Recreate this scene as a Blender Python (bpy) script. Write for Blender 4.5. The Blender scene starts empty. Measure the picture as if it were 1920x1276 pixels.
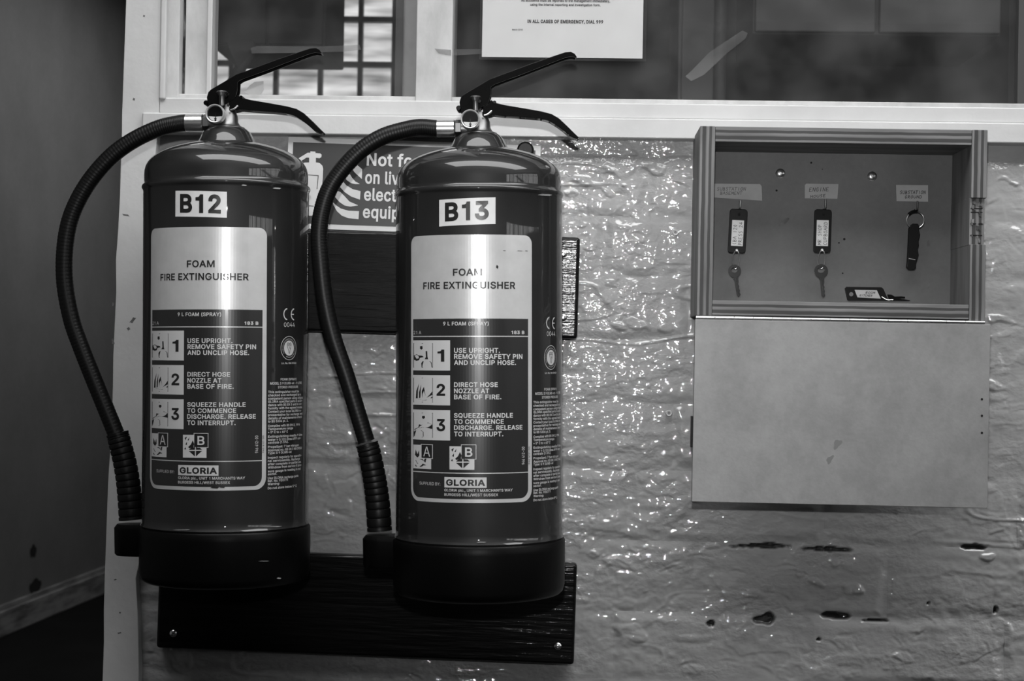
import bpy, math, random
import numpy as np
from mathutils import Vector, Matrix
from mathutils.geometry import delaunay_2d_cdt

random.seed(7)
SC = bpy.context.scene
COL = SC.collection
PI = math.pi

# ------------------------------------------------------------------ camera
FPX = 3100.0                      # focal length in pixels of a 1920 px wide frame
ROLL = 0.0175
CAM = Vector((0.0, -1.93, 1.20))
_ex = 116 * math.cos(ROLL) + 22 * math.sin(ROLL)
_ey = 116 * math.sin(ROLL) - 22 * math.cos(ROLL)
_yaw = math.atan(_ex / FPX)
_pit = math.atan(-_ey / FPX)
F_ = Vector((-math.sin(_yaw) * math.cos(_pit), math.cos(_yaw) * math.cos(_pit), math.sin(_pit)))
R0 = F_.cross(Vector((0, 0, 1))).normalized()
U0 = R0.cross(F_).normalized()
R_ = R0 * math.cos(ROLL) + U0 * math.sin(ROLL)
U_ = U0 * math.cos(ROLL) - R0 * math.sin(ROLL)
cd = bpy.data.cameras.new('camera')
cam = bpy.data.objects.new('camera', cd)
COL.objects.link(cam)
m3 = Matrix((R_, U_, -F_)).transposed()
cam.matrix_world = Matrix.Translation(CAM) @ m3.to_4x4()
cd.sensor_width = 36.0
cd.lens = FPX / 1920 * 36.0
cd.clip_start = 0.05
cd.dof.use_dof = True
cd.dof.focus_distance = 1.84
cd.dof.aperture_fstop = 14
SC.camera = cam

# ------------------------------------------------------------------ light and exposure
SC.view_settings.view_transform = 'Standard'
SC.view_settings.look = 'None'
SC.view_settings.gamma = 1.0
SC.view_settings.use_curve_mapping = False
SC.view_settings.exposure = 0.75
FLASH_W = 32.0
CEIL_W = 38.0
WORLD_S = 0.02
WINDOW_E = 1.7

w = bpy.data.worlds.new('world')
SC.world = w
w.use_nodes = True
w.node_tree.nodes['Background'].inputs[0].default_value = (1, 1, 1, 1)
w.node_tree.nodes['Background'].inputs[1].default_value = WORLD_S

# the flash on top of the photographer's camera
fl = bpy.data.lights.new('camera_flash', 'SPOT')
fl.energy = FLASH_W
fl.shadow_soft_size = 0.016
fl.spot_size = math.radians(46)
fl.spot_blend = 1.0
flo = bpy.data.objects.new('camera_flash', fl)
COL.objects.link(flo)
flo.location = CAM + Vector((-0.012, 0.02, 0.15))
_t = Vector((0.03, 0.0, 1.47)) - flo.location
flo.rotation_euler = _t.to_track_quat('-Z', 'Y').to_euler()


def ceiling_light(name, loc, size, power):
    l = bpy.data.lights.new(name, 'AREA')
    l.shape = 'RECTANGLE'
    l.size, l.size_y = size
    l.energy = power
    o = bpy.data.objects.new(name, l)
    COL.objects.link(o)
    o.location = loc
    return o


ceiling_light('ceiling_lamp_light', (0.6, -1.2, 2.92), (3.6, 1.2), CEIL_W)
ceiling_light('corridor_lamp_light', (-1.2, 5.0, 2.93), (0.3, 1.4), CEIL_W * 0.25)
ceiling_light('office_lamp_light', (1.4, 1.6, 2.72), (0.5, 0.5), 1.2)


# ------------------------------------------------------------------ helpers
def at(px, py, Y):
    """world point that stands on the plane y = Y behind a pixel of the photograph"""
    d = R_ * ((px - 960) / FPX) + U_ * ((638 - py) / FPX) + F_
    return CAM + d * ((Y - CAM.y) / d.y)


def mat(name, col, rough=0.5, metal=0.0, coat=0.0, coat_rough=0.05, var=None, bump=None, spec=0.5,
        stretch=(1, 1, 1), var2=None):
    m = bpy.data.materials.new(name)
    m.use_nodes = True
    nt = m.node_tree
    b = nt.nodes['Principled BSDF']
    b.inputs['Base Color'].default_value = (col, col, col, 1)
    b.inputs['Roughness'].default_value = rough
    b.inputs['Metallic'].default_value = metal
    b.inputs['Coat Weight'].default_value = coat
    b.inputs['Coat Roughness'].default_value = coat_rough
    b.inputs['Specular IOR Level'].default_value = spec
    tc = nt.nodes.new('ShaderNodeTexCoord')
    mp = nt.nodes.new('ShaderNodeMapping')
    mp.inputs['Scale'].default_value = stretch
    nt.links.new(tc.outputs['Object'], mp.inputs['Vector'])
    cur = None
    for v in (var, var2):
        if not v:
            continue
        scale, lo, hi = v[:3]
        n = nt.nodes.new('ShaderNodeTexNoise')
        n.inputs['Scale'].default_value = scale
        n.inputs['Detail'].default_value = 6
        n.inputs['Roughness'].default_value = 0.6
        nt.links.new(mp.outputs[0], n.inputs['Vector'])
        r = nt.nodes.new('ShaderNodeMapRange')
        r.inputs['From Min'].default_value = v[3] if len(v) > 3 else 0.3
        r.inputs['From Max'].default_value = v[4] if len(v) > 4 else 0.7
        r.inputs['To Min'].default_value = lo
        r.inputs['To Max'].default_value = hi
        nt.links.new(n.outputs['Fac'], r.inputs['Value'])
        if cur is None:
            cur = r.outputs[0]
        else:
            mu = nt.nodes.new('ShaderNodeMath')
            mu.operation = 'MULTIPLY'
            nt.links.new(cur, mu.inputs[0])
            nt.links.new(r.outputs[0], mu.inputs[1])
            cur = mu.outputs[0]
    if cur is not None:
        cc = nt.nodes.new('ShaderNodeCombineColor')
        for k in range(3):
            nt.links.new(cur, cc.inputs[k])
        nt.links.new(cc.outputs[0], b.inputs['Base Color'])
    if bump:
        prev = None
        for (scale, dist, detail) in bump:
            n = nt.nodes.new('ShaderNodeTexNoise')
            n.inputs['Scale'].default_value = scale
            n.inputs['Detail'].default_value = detail
            nt.links.new(mp.outputs[0], n.inputs['Vector'])
            bp = nt.nodes.new('ShaderNodeBump')
            bp.inputs['Distance'].default_value = dist
            bp.inputs['Strength'].default_value = 1.0
            nt.links.new(n.outputs['Fac'], bp.inputs['Height'])
            if prev:
                nt.links.new(prev.outputs[0], bp.inputs['Normal'])
            prev = bp
        nt.links.new(prev.outputs[0], b.inputs['Normal'])
        if coat:
            nt.links.new(prev.outputs[0], b.inputs['Coat Normal'])
    return m


class MB:
    def __init__(s):
        s.v, s.f, s.m = [], [], []

    def add(s, v, f, mi=0):
        o = len(s.v)
        s.v += [tuple(p) for p in v]
        s.f += [tuple(i + o for i in q) for q in f]
        s.m += [mi] * len(f)
        return s

    def box(s, a, b, mi=0):
        (x0, y0, z0), (x1, y1, z1) = a, b
        v = [(x0, y0, z0), (x1, y0, z0), (x1, y1, z0), (x0, y1, z0),
             (x0, y0, z1), (x1, y0, z1), (x1, y1, z1), (x0, y1, z1)]
        return s.add(v, [(0, 3, 2, 1), (4, 5, 6, 7), (0, 1, 5, 4), (1, 2, 6, 5), (2, 3, 7, 6), (3, 0, 4, 7)], mi)

    def prism(s, poly, y0, y1, mi=0):
        """polygon of (x, z) points, extruded from y0 (front) to y1"""
        n = len(poly)
        a = sum(poly[i][0] * poly[(i + 1) % n][1] - poly[(i + 1) % n][0] * poly[i][1] for i in range(n))
        if a < 0:
            poly = poly[::-1]
        v = [(p[0], y0, p[1]) for p in poly] + [(p[0], y1, p[1]) for p in poly]
        f = [tuple(range(n)), tuple(range(2 * n - 1, n - 1, -1))]
        for i in range(n):
            j = (i + 1) % n
            f.append((j, i, i + n, j + n))
        return s.add(v, f, mi)

    def lathe(s, prof, seg=64, M=None, mi=0, cap0=False, cap1=False):
        """profile of (r, z); optional matrix M"""
        v, f = [], []
        n = len(prof)
        for (r, z) in prof:
            for k in range(seg):
                a = 2 * PI * k / seg
                p = Vector((r * math.cos(a), r * math.sin(a), z))
                v.append(M @ p if M else p)
        for i in range(n - 1):
            for k in range(seg):
                k2 = (k + 1) % seg
                f.append((i * seg + k, i * seg + k2, (i + 1) * seg + k2, (i + 1) * seg + k))
        if cap0:
            f.append(tuple(range(seg - 1, -1, -1)))
        if cap1:
            f.append(tuple((n - 1) * seg + k for k in range(seg)))
        return s.add(v, f, mi)

    def tube(s, pts, rad, seg=12, mi=0, closed=False, caps=True):
        pts = [Vector(p) for p in pts]
        n = len(pts)
        if not hasattr(rad, '__len__'):
            rad = [rad] * n
        v, f = [], []
        t0 = (pts[1] - pts[0]).normalized()
        up = Vector((0, 1, 0)) if abs(t0.y) < 0.9 else Vector((1, 0, 0))
        nrm = (up - t0 * up.dot(t0)).normalized()
        for i in range(n):
            if closed:
                t = (pts[(i + 1) % n] - pts[i - 1]).normalized()
            else:
                t = (pts[min(i + 1, n - 1)] - pts[max(i - 1, 0)]).normalized()
            nrm = (nrm - t * nrm.dot(t)).normalized()
            b = t.cross(nrm)
            for k in range(seg):
                a = 2 * PI * k / seg
                v.append(pts[i] + (nrm * math.cos(a) + b * math.sin(a)) * rad[i])
        for i in range(n if closed else n - 1):
            i2 = (i + 1) % n
            for k in range(seg):
                k2 = (k + 1) % seg
                f.append((i * seg + k, i * seg + k2, i2 * seg + k2, i2 * seg + k))
        if caps and not closed:
            f.append(tuple(range(seg - 1, -1, -1)))
            f.append(tuple((n - 1) * seg + k for k in range(seg)))
        return s.add(v, f, mi)

    def build(s, name, mats, parent=None, smooth=False, bevel=0.0, bseg=2, sharp=35, loc=None):
        me = bpy.data.meshes.new(name)
        v = s.v
        if loc is not None:
            v = [(p[0] - loc[0], p[1] - loc[1], p[2] - loc[2]) for p in v]
        me.from_pydata(v, [], s.f)
        if not isinstance(mats, (list, tuple)):
            mats = [mats]
        for m in mats:
            me.materials.append(m)
        me.polygons.foreach_set('material_index', s.m)
        me.update()
        o = bpy.data.objects.new(name, me)
        COL.objects.link(o)
        if loc is not None:
            o.location = loc
        if parent is not None:
            o.parent = parent
        if smooth:
            me.polygons.foreach_set('use_smooth', [True] * len(s.f))
            me.set_sharp_from_angle(angle=math.radians(sharp))
        if bevel:
            b = o.modifiers.new('bevel', 'BEVEL')
            b.width = bevel
            b.segments = bseg
            b.limit_method = 'ANGLE'
            b.angle_limit = math.radians(40)
            me.polygons.foreach_set('use_smooth', [True] * len(s.f))
            b.harden_normals = True
        return o


def tag(o, label=None, cat=None, group=None, kind=None):
    if label:
        o['label'] = label
    if cat:
        o['category'] = cat
    if group:
        o['group'] = group
    if kind:
        o['kind'] = kind
    return o


def empty(name, loc=(0, 0, 0), rot=(0, 0, 0)):
    o = bpy.data.objects.new(name, None)
    o.empty_display_size = 0.05
    COL.objects.link(o)
    o.location = loc
    o.rotation_euler = rot
    return o


def spline(pts, n=8):
    """Catmull-Rom through the points"""
    P = [Vector(p) for p in pts]
    P = [P[0] * 2 - P[1]] + P + [P[-1] * 2 - P[-2]]
    out = []
    for i in range(1, len(P) - 2):
        a, b, c, d = P[i - 1], P[i], P[i + 1], P[i + 2]
        for k in range(n):
            t = k / n
            out.append(0.5 * ((2 * b) + (c - a) * t + (2 * a - 5 * b + 4 * c - d) * t * t + (3 * b - a - 3 * c + d) * t ** 3))
    out.append(P[-2])
    return out


# outlines of a plain grotesque alphabet: one line per letter, advance and closed outlines, two characters per number
GLYPHS = r'''
A6a!1R1B3W6~4H6~6O1B5f1B4S4c3w6_4)6_3d5M3M4c2=1B!2V2w2V3U5L3U5L2w
B6H!2#1B2#6~4$6~4F6|4e6v4~6l586^5I6M5W6:5a6$5g5i5h5;5^4u5J4[514J4p4?4p4:5$4855425T3y5b3k5v3F5{3/5}2q5{2W5u2@5k2+5]1s5J1b521T4r1J4P1D4+1B!2f1|4)1|4M2#4j2+5#28522H5;2[5<3&5837503F5&3S4u3`4U3p4,3v2f3v!2f4Q3}4Q4E4V4c4e4o4o4x4{5)5=5*5N5&5d4{5w4n6-4Z6:4B6A4#6D2f6D
C7#!4?1;3p1?3H1I3#1[2`1t2D272.2[1x3+1o3Y1k421o4f1x5:2.5d2D6-2`6K3#6e3H6v3p7%4?7*4r7$5.6y5Y6f5m6W63666@5}6K5h6Y565s565o5G5`5f5V5r5?6,52654p6A4a6E4?6H3|6E3`6=3F603/5y2v5b2f5F2Y5%2R4[2O422R3d2Y3?2f2z2v2^3/2F3F243a2&3|1{4?1x4a1{4p2#52205K2B5`2Z5h2i5s3.6Y3.6K2X6@2C6#1x5m1i5E1O5/1G4Y1<
D6w!3j1B2H1B2H1|3f1|422#4T2,4s29512K5E2c5U2~5a3C5h3g5j435h4Z5a4~5U5C5F5_525u4u6,4W69466A3l6D2E6D2E6~3p6~4E6z4p6p5;6_5[6G5w6*615b6A596J4g6N436J3[6A3-612`5v2;5Z1y591b4m1P4@1E!2f6~2f1B2#1B2#6~
E5~!2#1B2#6~5N6~5N6D2f6D2f4R5=4R5=3t2f3t2f1|5Q1|5Q1B
F5u!2#1B2#6~5K6~5K6D2f6D2f4J544J543l2f3l2f1B
G7.!4A1;3p1?3G1I2~1[2_1t2C272-2]1x3+1n3Y1k421n4f1x5:2-5d2C6-2^6K2~6e3F6v3n7%4=7*4W7(5.6y5Z6d5n6U64646A5{6L5f6Z575s575^5d5J5|52644a6E4=6H3{6E3`6=3E603.5y2v5c2f5F2Y5%2R4[2O422R3d2Y3?2f2z2v2^3/2G3F243a2&3}1{4A1x4]1z4w2$532/5G2=5X2N5g2d5r2|5x3;5z3X623U4O3U4O446_446_3V6[3.6R2e6C2C6/2%5q1i5S1U521G4i1>
H7+!2#1B2#6~2f6~2f4U5c4U5c6~6I6~6I1B5c1B5c3w2f3w2f1B
I3V!2)1B2)6~2p6~2p1B
J5g!3G1;2x1@2R1M231d1w2&1i2L1d2z1d3;2J3;2L2^2T2E2c222t2$3.1x3G1u3`1x3u2$4,22492E4A2^4D2z4D6~5*6~5*2z5%2L4s2&4Z1d4;1M3r1@
K6S!2P2z2P3g3<4d5F6~6@6~3v4H3s4H!2#1B2#6~2f6~2f1B!5N1B3J473s4j6A1B
L5d!2#1B2#6~2f6~2f1|5C1|5C1B
M8@!2#1B2#6~3%6~4P384w1t4h1t573A6]6~7_6~7_1B6y1B6y4|6|6I7&6I6^56501B4R1B384W2X6I2`6I2b5]2c1B
N71!2#1B2#6~2q6~5E3$5y1z5p1y5j2w5j6~6O6~6O1B5^1B36542T6D2`6F2f4n2f1B
O7;!4?1;3p1?3H1I3#1[2`1t2D272.2[1x3+1o3Y1k421o4f1x5:2.5d2D6-2`6K3#6e3H6v3p7%4?7*4j7%566v5Z6e5z6K6:6-6P5d6a5:6k4f6n426k3Y6a3+6P2[6:275z1t5Z1[561I4j1?!4?1x4]1z4y2&57245N2F5c2]5s2y6#3>6,3d6.426,4[6#5%5s5G5c5c5N5z57614y6>4]6E4?6H3|6E3a6=3F613/5z2w5c2f5F2Y5%2R4[2O422R3d2Y3>2f2y2w2^3/2F3F243a2&3|1z
P6=!2#1B2#6~3z6~4D6{4f6t5%6h5>6W5Q6D5a6.5r5S5t565r4s5a4=5Q4&5>3n5%3^4f3Q4D3J2U3H2U4%3x4%454(4K4,4m4>4y4K5&4Z514}515I5&5m4y5{4m6,4^674K6>456C3w6D2f6D2f1B
Q7;!4)3-4n3-6T0m5l0m!4?1;3p1?3H1I3#1[2`1t2D272.2[1x3+1o3Y1k421o4f1x5:2.5d2D6-2`6K3#6e3H6v3p7%4?7*4j7%566v5Z6e5z6K6:6-6P5d6a5:6k4f6n426k3Y6a3+6P2[6:275z1t5Z1[561I4j1?!4?1x4]1z4y2&57245N2F5c2]5s2y6#3>6,3d6.426,4[6#5%5s5G5c5c5N5z57614y6>4]6E4?6H3|6E3a6=3F613/5z2w5c2f5F2Y5%2R4[2O422R3d2Y3>2f2y2w2^3/2F3F243a2&3|1z
R6A!2#1B2#6~3{6~4E6{4f6u5&6j5>6Y5R6G5a615l5s5r5W5t5:5r4x5l4]5a4C5R4.5>3w5&3h4f3]4E3V2H3T2H4346444L484n4H4z4S5(4a525&525M5(5p4z5~4_68466C2f6D2f1B!5;1B3u3t4d3t6,1B
S6?!3o193J1;3*1A2i1K2N1Y291k2(2#1v2;1m2U1i2r2P2r2Z2N2d2@2q243#2*341~3Z1u4*1u4R2#4r275,2R522c542t523(5.364w3K4]3[4;3h3F3~2z412X4A2>4U2+4n1{5/1w5N1y5k2%6)236@2D6T2Y6e2s6s336}3Q7(3r7*477(4U6}4q6s5.6e5B6T5S6A5a6+5i5n5l5T5+5T5%5m4u6$4c654L6A426H3p6K3Z6I356@2t6.2j5}2b5p2[5R2^5A2c532w4y374i3T4^4m4<5A3}5Z3d5f3T5r3/5s2t5q2X5j2?5]2(5L1n571[4x1M4Z1B491;
T6A!1c6D1c6~5|6~5|6D456D451B3O1B3O6D
U7+!471:3k1<3H1D3(1Q2g1d2O1z2=282/2T2&2u2#3;2#6~2e6~2e3@2g3)2m2n2v2Y3&2G37283I2,3_1~3w1x471w4Q1x4j1~5$2,57285F2G5S2Y5b3)5d3@5d6~6I6~6I3;6F2u6>2T61285y1z5b1d5E1Q5%1D4^1<
V6a!3Z1B1R6~2<6~3^324,1b3z1b452S5f6~6O6~4J1B
W8{!3)1B1R6~2:6~3:303S1k3K1k3Y2W4g6~5V6~6N3R6r1k6i1k6{2i8&6~8k6~781B6G1B5D53595b5*6[586[5#5M3u1B
X6Z!1T1B3h4P3h3{1`6~2P6~3J5]3u4s4&4X3w4X465-4T5]5P6~6>6~473~474S6H1B5X1B4G3(3u3v4(3v3d3>2C1B
Y6X!3Y1B3Y3_1R6~2C6~3Y4|3v4F4.3u3o3u4%4G4L525W6~6G6~4@3_4@1B
Z66!1m1B1m1q4g6/5/6]566F1k6D1k6~5h6~5h6N372j2V1t2I1d2B1y3%1|5j1|5j1B
a5`!3.192[1?241Q2#1`1i2&1c2<1a2T1g2{1n3/1x3<2(3F2D3V2f3b4+3t4=3z4C4#4H434D4Q484h4#4w3r4|3R5$314|2r4q2V4X2L4F1l4W1v4n2(5$2G5@2Z5J2n5Q3;5Y3_5Z3n5X435Q4C5K4a584w4u5#4b5)4J5+4/5+1B4I1B4I1w4D1w401[3t1J3U1>!381p3b1v4%2,42284;2E4F2c4H3L4?3F4/3B2|312c3&2O2t2E2_2D2Q2H2:2N202U2(2k1w2w1s
b6(!3t1:3_1;3K1?3:1F2|1W2_1~2X1~2X1B1x1B1x6~2Z6~2Z4t2_4t2r54395O3^5Y475X4S5P4n5C5)505<4u5L4Y5W495_3r5a3K5_3$5W2]5L2<5=1|5*1e4n1R4T1E481<!3k1r4%1t4:1z4K2*4Z284g2I4q2^4x2t4}3K4x3~4h4M4[4_4L4l4:4w4&4}3k5#3T4}3@4w3/4m2|4`2o4N2_4$2Y3K2Z302f2[2p2G2|26302)3A1z3T1t
c5g!3^1:3<1=2y1E2^1R2E1f201}1{2=1o2]1h3#1e3I1h3p1o481{4W204s2E5/2^5B2y5P3<5X3q5Z485S4H5M4f5>4s545#5)574i5D4I4d4:4[4M4J4e404v3v4}3^5#3F4}314v2z4k2k4]2_4J2T462N3{2H3I2N2t2T2^2_2I2k282z2*311z3F1t3^1q3w1t411z4C2*4X2A4e2^5E2N582.5/1{5$1n4g1W4X1N491A4(1=
d6(!3Q1:331<2r1E2W1R2A1e2.1|1z2<1n2]1g3$1e3K1g3r1n491z4Y2.4u2A502X5C2r5P335X3i5Y415O4J5=4[5*4g4t4l4t4l6~5N6~5N1B4n1B4n1~4h1~4S1b4>1N3{1?3h1;!3[1r3q1t4*1z4;2)4J264V2G4`2[4g2s4m3K4g4$4a4;4J4`4;4m4*4w3r4}3[5#3D4}304w2k4_2_4M2T492N3~2H3K2N2t2_2I2k282z2*301z3D1t
e5o!3c1:3?1=2z1E2^1R2D1f201}1{2=1o2]1h3#1e3I1g3o1o461z4V2/4r2C5.2[5A2w5O3:5X3[5Z4*5V4Q5H4d5=5(4y554f5G445L3r5M3P5M372337233l5,3l4k3X4i3q4_4A4I4b4;4o4*4x3r4}3[5#3E4}324x2{4n2l4b2`4R2U4B2I3v2H3@2J3$2N2h2V2R2b2@2p213$2$371x3L1s3r1r421x4H2)4Z2:4g2Q5G2C5@205)1j4c1P4O1F491?
f42!3s5U3s4|1H4|1H5U!291B29602:6D2?6V2H6g2S6t2p7-3%7337773W783}714&7/3r6T3X6Z3@6X326T3(6L2|6A2x632w5~2w1B
g6)!3^/`3*/e2Z/s2:0.1~0H1v0W2M0t2l0R2w0J370?3^0;3{0=490E4N0Q4_0c4i0{4l1<4l2,4g2,4S1l4>1Y3{1L3h1H331I2s1P2Y1^2B1n2/2)1z2B1n2a1g3(1e3M1g3t1n4;1z4Y2/4u2B502X5C2s5P345X3R5Z3i5Y3|5U415O4K5>4i4t4n4t4n5U5N5U5N195L0u5E0Y580B5(0/4o/{4W/o4=/g3|/b!3[1~3r2$4*2*4<234J2?4a2b4h2w4l344m3O4l3j4h4%4W4O4K4`4<4m4+4w3r4}3[5#3D4}314w2z4m2k4_2_4N2N4$2H3O2N2y2_2P2l2@2z24312*3E2$
h5u!2Z3r2Z1B1x1B1x6~2Z6~2Z4S2N4S2]4t2m523%5D3=5P3V5X405Y4[5K4n5>4}5.5/4v584_5=4C5?4#5?1B4]1B4]3z4Y4;4R4R4E4e444s3z4{3a4~3N4}3/4r2|4i2g4O2[4,
i35!1x1B1x5U2Z5U2Z1B!2<6;216<1y6G1r6O1l6d1r6y1y7%2&7,2<722G702Z7%2b6y2g6d2f6X2Z6G2Q6@
j35!1x5U2Z5U2Z1#2X0i2N0B2D02280$1r/n1^/j18/h180E1T0G1b0L1k0T1r0`1v0o1x1$!2;6;206<1x6G1m6X1l6d1m6o1x7%2%7,2;722G702Z7%2f6o2g6d2f6X2Z6G2G6<
k5W!2V2r2V3c2b3c4P5U5B5U3F3U3?3U!1x1B1x6~2Z6~2Z1B!4Z1B2}3H3M3t5N1B
l3K!2t1@2X1B2C1J221V2%1h1z1~1x2<1x6~2Z6~2Z2;2a2%2g1|2p1x2{1w381y3C1E3(1@
m8.!1x1B1x5U2X5U2X4[2T4[2c5$2m542y5@3:5R3Y5[3j5]4)5Y4@5Q4S5C4d504o4u4v4[4m4[4{4~5+515F5H5i5W655]6J5[6_5V6r5N7(5C77547C4}7L4h7Q4O7S437S1B6q1B6q426n4K6f4_6Y4n6H4x664~5~5#5^4{5E4m534V5*4;5)1B4F1B4F484D4L4=4^414l3}4w3k4}3U5#394{2z4m2g4U2`4F2[452Z3}2Z1B
n5u!2Z3r2Z1B1x1B1x5U2X5U2X4S2N4S2]4t2m523%5D3=5P3V5X405Y4[5K4n5>4}5.5/4v584_5=4C5?4#5?1B4]1B4]3z4Y4;4R4R4E4e444s3z4{3a4~3N4}3/4r2|4i2g4O2[4,
o5z!3^1:3<1=2y1E2^1R2E1f201}1{2=1o2]1h3#1e3I1h3p1o481{4W204s2E5/2^5B2y5P3<5X3^5Z4$5X4C5P4`5B4x5/514s5A4W5M485U3p5W3I5U3#5M2]5A2=511}4x1f4`1R4C1E4$1=!3^1q3v1t401z4B2*4Q284_2I4o2t4t3I4o3{4_4J4Q4]4B4k404v3v4}3^5#3F4}314v2z4k2k4]2T462N3{2H3I2N2t2T2^2_2I2k282z2*311z3F1t
p6(!1x/h1x5U2X5U2X4t2_4t2r543,5F395O3J5U3^5Y3t5Z475X4S5P4n5C5)505<4u5L4Y5W495_3r5a3K5_3$5W2]5L2<5=1|5*1e4n1R4T1E481<3_1;3K1?3;1F2|1W2_1~2Z1~2Z/h!3k1r4%1t4:1z4K2*4Z284g2I4q2^4x2t4}3K4x3~4h4M4[4_4L4l4:4w4&4}3k5#3T4}3@4w3/4m2|4`2o4N2_4$2Y3K2Z302f2[2p2G2|26302)3A1z3T1t
q6(!5N/h4l/h4l1~4g1~4[1l4I1W401F3{1?3h1;331<2r1E2W1R2A1e2.1|1z2<1n2]1g3$1e3K1g3r1n491z4Y2.4u2A502X5C2r5P335X3R5Z3i5Y3|5U415O4?5F4S544h4t4n4t4n5U5N5U!3[1r3q1t4*1z4;2)4J264V2G4`2[4g2s4m3K4g4$4a4;4J4`4;4m4*4w3r4}3[5#3D4}304w2k4_2_4M2T492N3~2H3K2N2t2_2I2k282z2*301z3D1t
r47!1x1B1x5U2X5U2X4v2[4v2e5-2r5<3%5I395S3M5Y4&5Z4&4w3^4{3<4v3-4p2{4g2g4P2[422Z3|2Z1B
s5G!3D1:2n1?2X1E2E1N241Z1u1y1l211g2F2F2S2M2?2W202e2#2v1w3.1r3C1p3]1r3r1x4(2%46224=2@4@2O4:2g422q4&2y3t3#2~382_3B2D3N203_1}3r1u4-1r4F1t4[1z4o2)5%2G5B2r5T3/5Y3c5Y3y5U425N4R5:4`5-4j4y4s4i4y4V4@4I424e4&4q3s4z3a5$3I5&345$2|4{2l4r2`4f2W4X2V4<2[412e4&2q3z3:3n493V4S3I4g394u3&4}2l5$2S4~2=4x2)4m1r4_1b481H3{1@3a1;
t3r!3Z5U3Z4|1H4|1H5U!2)6W2g6W2h2;2k2.2q2$2y1z3*1v381u3X1y3d1D3^1B361>2s1A2Y1I2D1W251l2,2(2)2E
u5u!3D1=2p1D2[1M2I1Y2:1j2-1~2#2:1y2U1x2t1x5U2Z5U2Z2y2]2^2e2F2r233(2$3=1x3V1u3i1v3y1z4;2/4F2;4V2Y4[2m4]3&4]5U5?5U5?1B4_1B4_2D4h2D4Z2#4I1f451S3y1G3`1?
v5`!311B1S5U2<5U3;2m3]1W3F1W3g2m4f5U5M5U3q1B
w7^!2s1B1Y5U2?5U2|323=1l331l3N31405U4q5U5X2q5m1l5b1l6#316a5U7G5U6-1B5J1B4j3^4I5,4W5,4;3p3U1B
x5U!1W1B393i39391`5U2L5U384B3^3]3=3]3x4g4N5U5:5U3`373`3e5@1B4S1B3j2O3;3D3[3D3.2O2C1B
y5`!1r/l2$0F2F0B2P0C2c0K2s0]2z0j311A1S5U2<5U3;2m3]1W3F1W3X2?3o3)4f5U5M5U3Z0c3I0?330$2t/o2f/j2:/f
z5V!1m1B1m1q424u424x1s4x1s5U5&5U5&5$2g2#2g1{5-1{5-1B
06E!3r1;3M1?3,1I2k1Z2Q1s2=252-2Y1|3)1u3X1s421u4g1|5;2-5f2=6/2R6M2k6e3-6w3M7%3r7*4:7%4[6w4x6e566M5J6/5Z5f5g5;5n4g5p425n3X5g3)5Z2Y5J25561s4x1Z4[1I4;1?!3r1u4.1w4C2#4V224g2D4u2]5,3>52425,5%5#5G4u5d4g5{4V634C6A4.6I3r6L3Y6I3D6A31632|5{2o5d2d5G2[5%2U422[3>2d2y2o2]2|2D31223D2#3Y1w
15k!3f1B3f5Q2G5Q2G5}3#6(3L683f6Q3s6z4L6z4L1B
26E!2(1B2(1r4N4N4l4|4q5/4u5M4t5`4p5p4i5~4_6/4S69466G3o6L3J6F3:6?2}6+2m5i2i5W2h5D2*5D2,5b235}2>6:2N6P2b6c2x6q366|3p7*427&4M6|4g6r4}6c546Q5C6=5N6&5U5i5W5N5S5*5M4s5E4`594L4r3z3&2#3&1|5`1|5`1B
36E!3i1;3J1=3-1C2T1X2@1i2.1|1|271s2P1o2m2U2m2X2[2_2L2g2?2r243#2*331~3V1v3~1v4G2$4W2-4p2E4x2T4}2f4}314q3R4g3b4G3y424$3t4*3+4,3+4`4T6@4T6D2.6D2.6~5N6~5N6M3b4J3b4U4+4V4K4R4i4H5&4:5<4(5M3m5Y3T5b3;5d2z5a2]5Y2B5L2*5<1p5&1^4j1N4M1D4/1=
46E!1k2Q1k3,4+6~4l6~2U315x315x2Q!4N1B4N4s514s511B
56E!3l1;3N1=331C2u1M2_1[2K1l2;2#2/2:2&2Q2#2k2c2k2k2N2s2A3.2,3J1y3l1u4$1v4H2(4W234o2P4w2c4{2v4}304{3E4o3l4d3|4V4/4G4:454B3i4I3F4E3%4:2i4*2+412H6~5H6~5H6D3$6D2o4b2}4l3@4z3c5&405%4F4}4Z4v5#4`5@4A5L4/5U3v5]3a5a3I5b315_2m5W2N5K245:1w5%1c4j1Q4N1E411>
66E!3q1;3R1>361E2w1Q2`1b2L1v2<22212M2*2k2)3I283~2X4c406~4w6~3$492z49334T3F4c3_4l3z4o4=4m4q4[5+4L5=4:5L4#5V3f5^3I5`3+5^2h5U2J5J215:1u5&1a4k1P4P1E451>!3q1s4;1z4Y214o2M4w2`4{2r4|3+4{3@4w3R4o3d4Y4$4;474)4<3q4=3^4<3<402}3t2s3e2l3S2g3A2f3,2g2s2l2`2}2>3.213L1z3^1u
76E!2I1B4x6@4x6D2%6D2%6~5b6~5b6A331B
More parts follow.
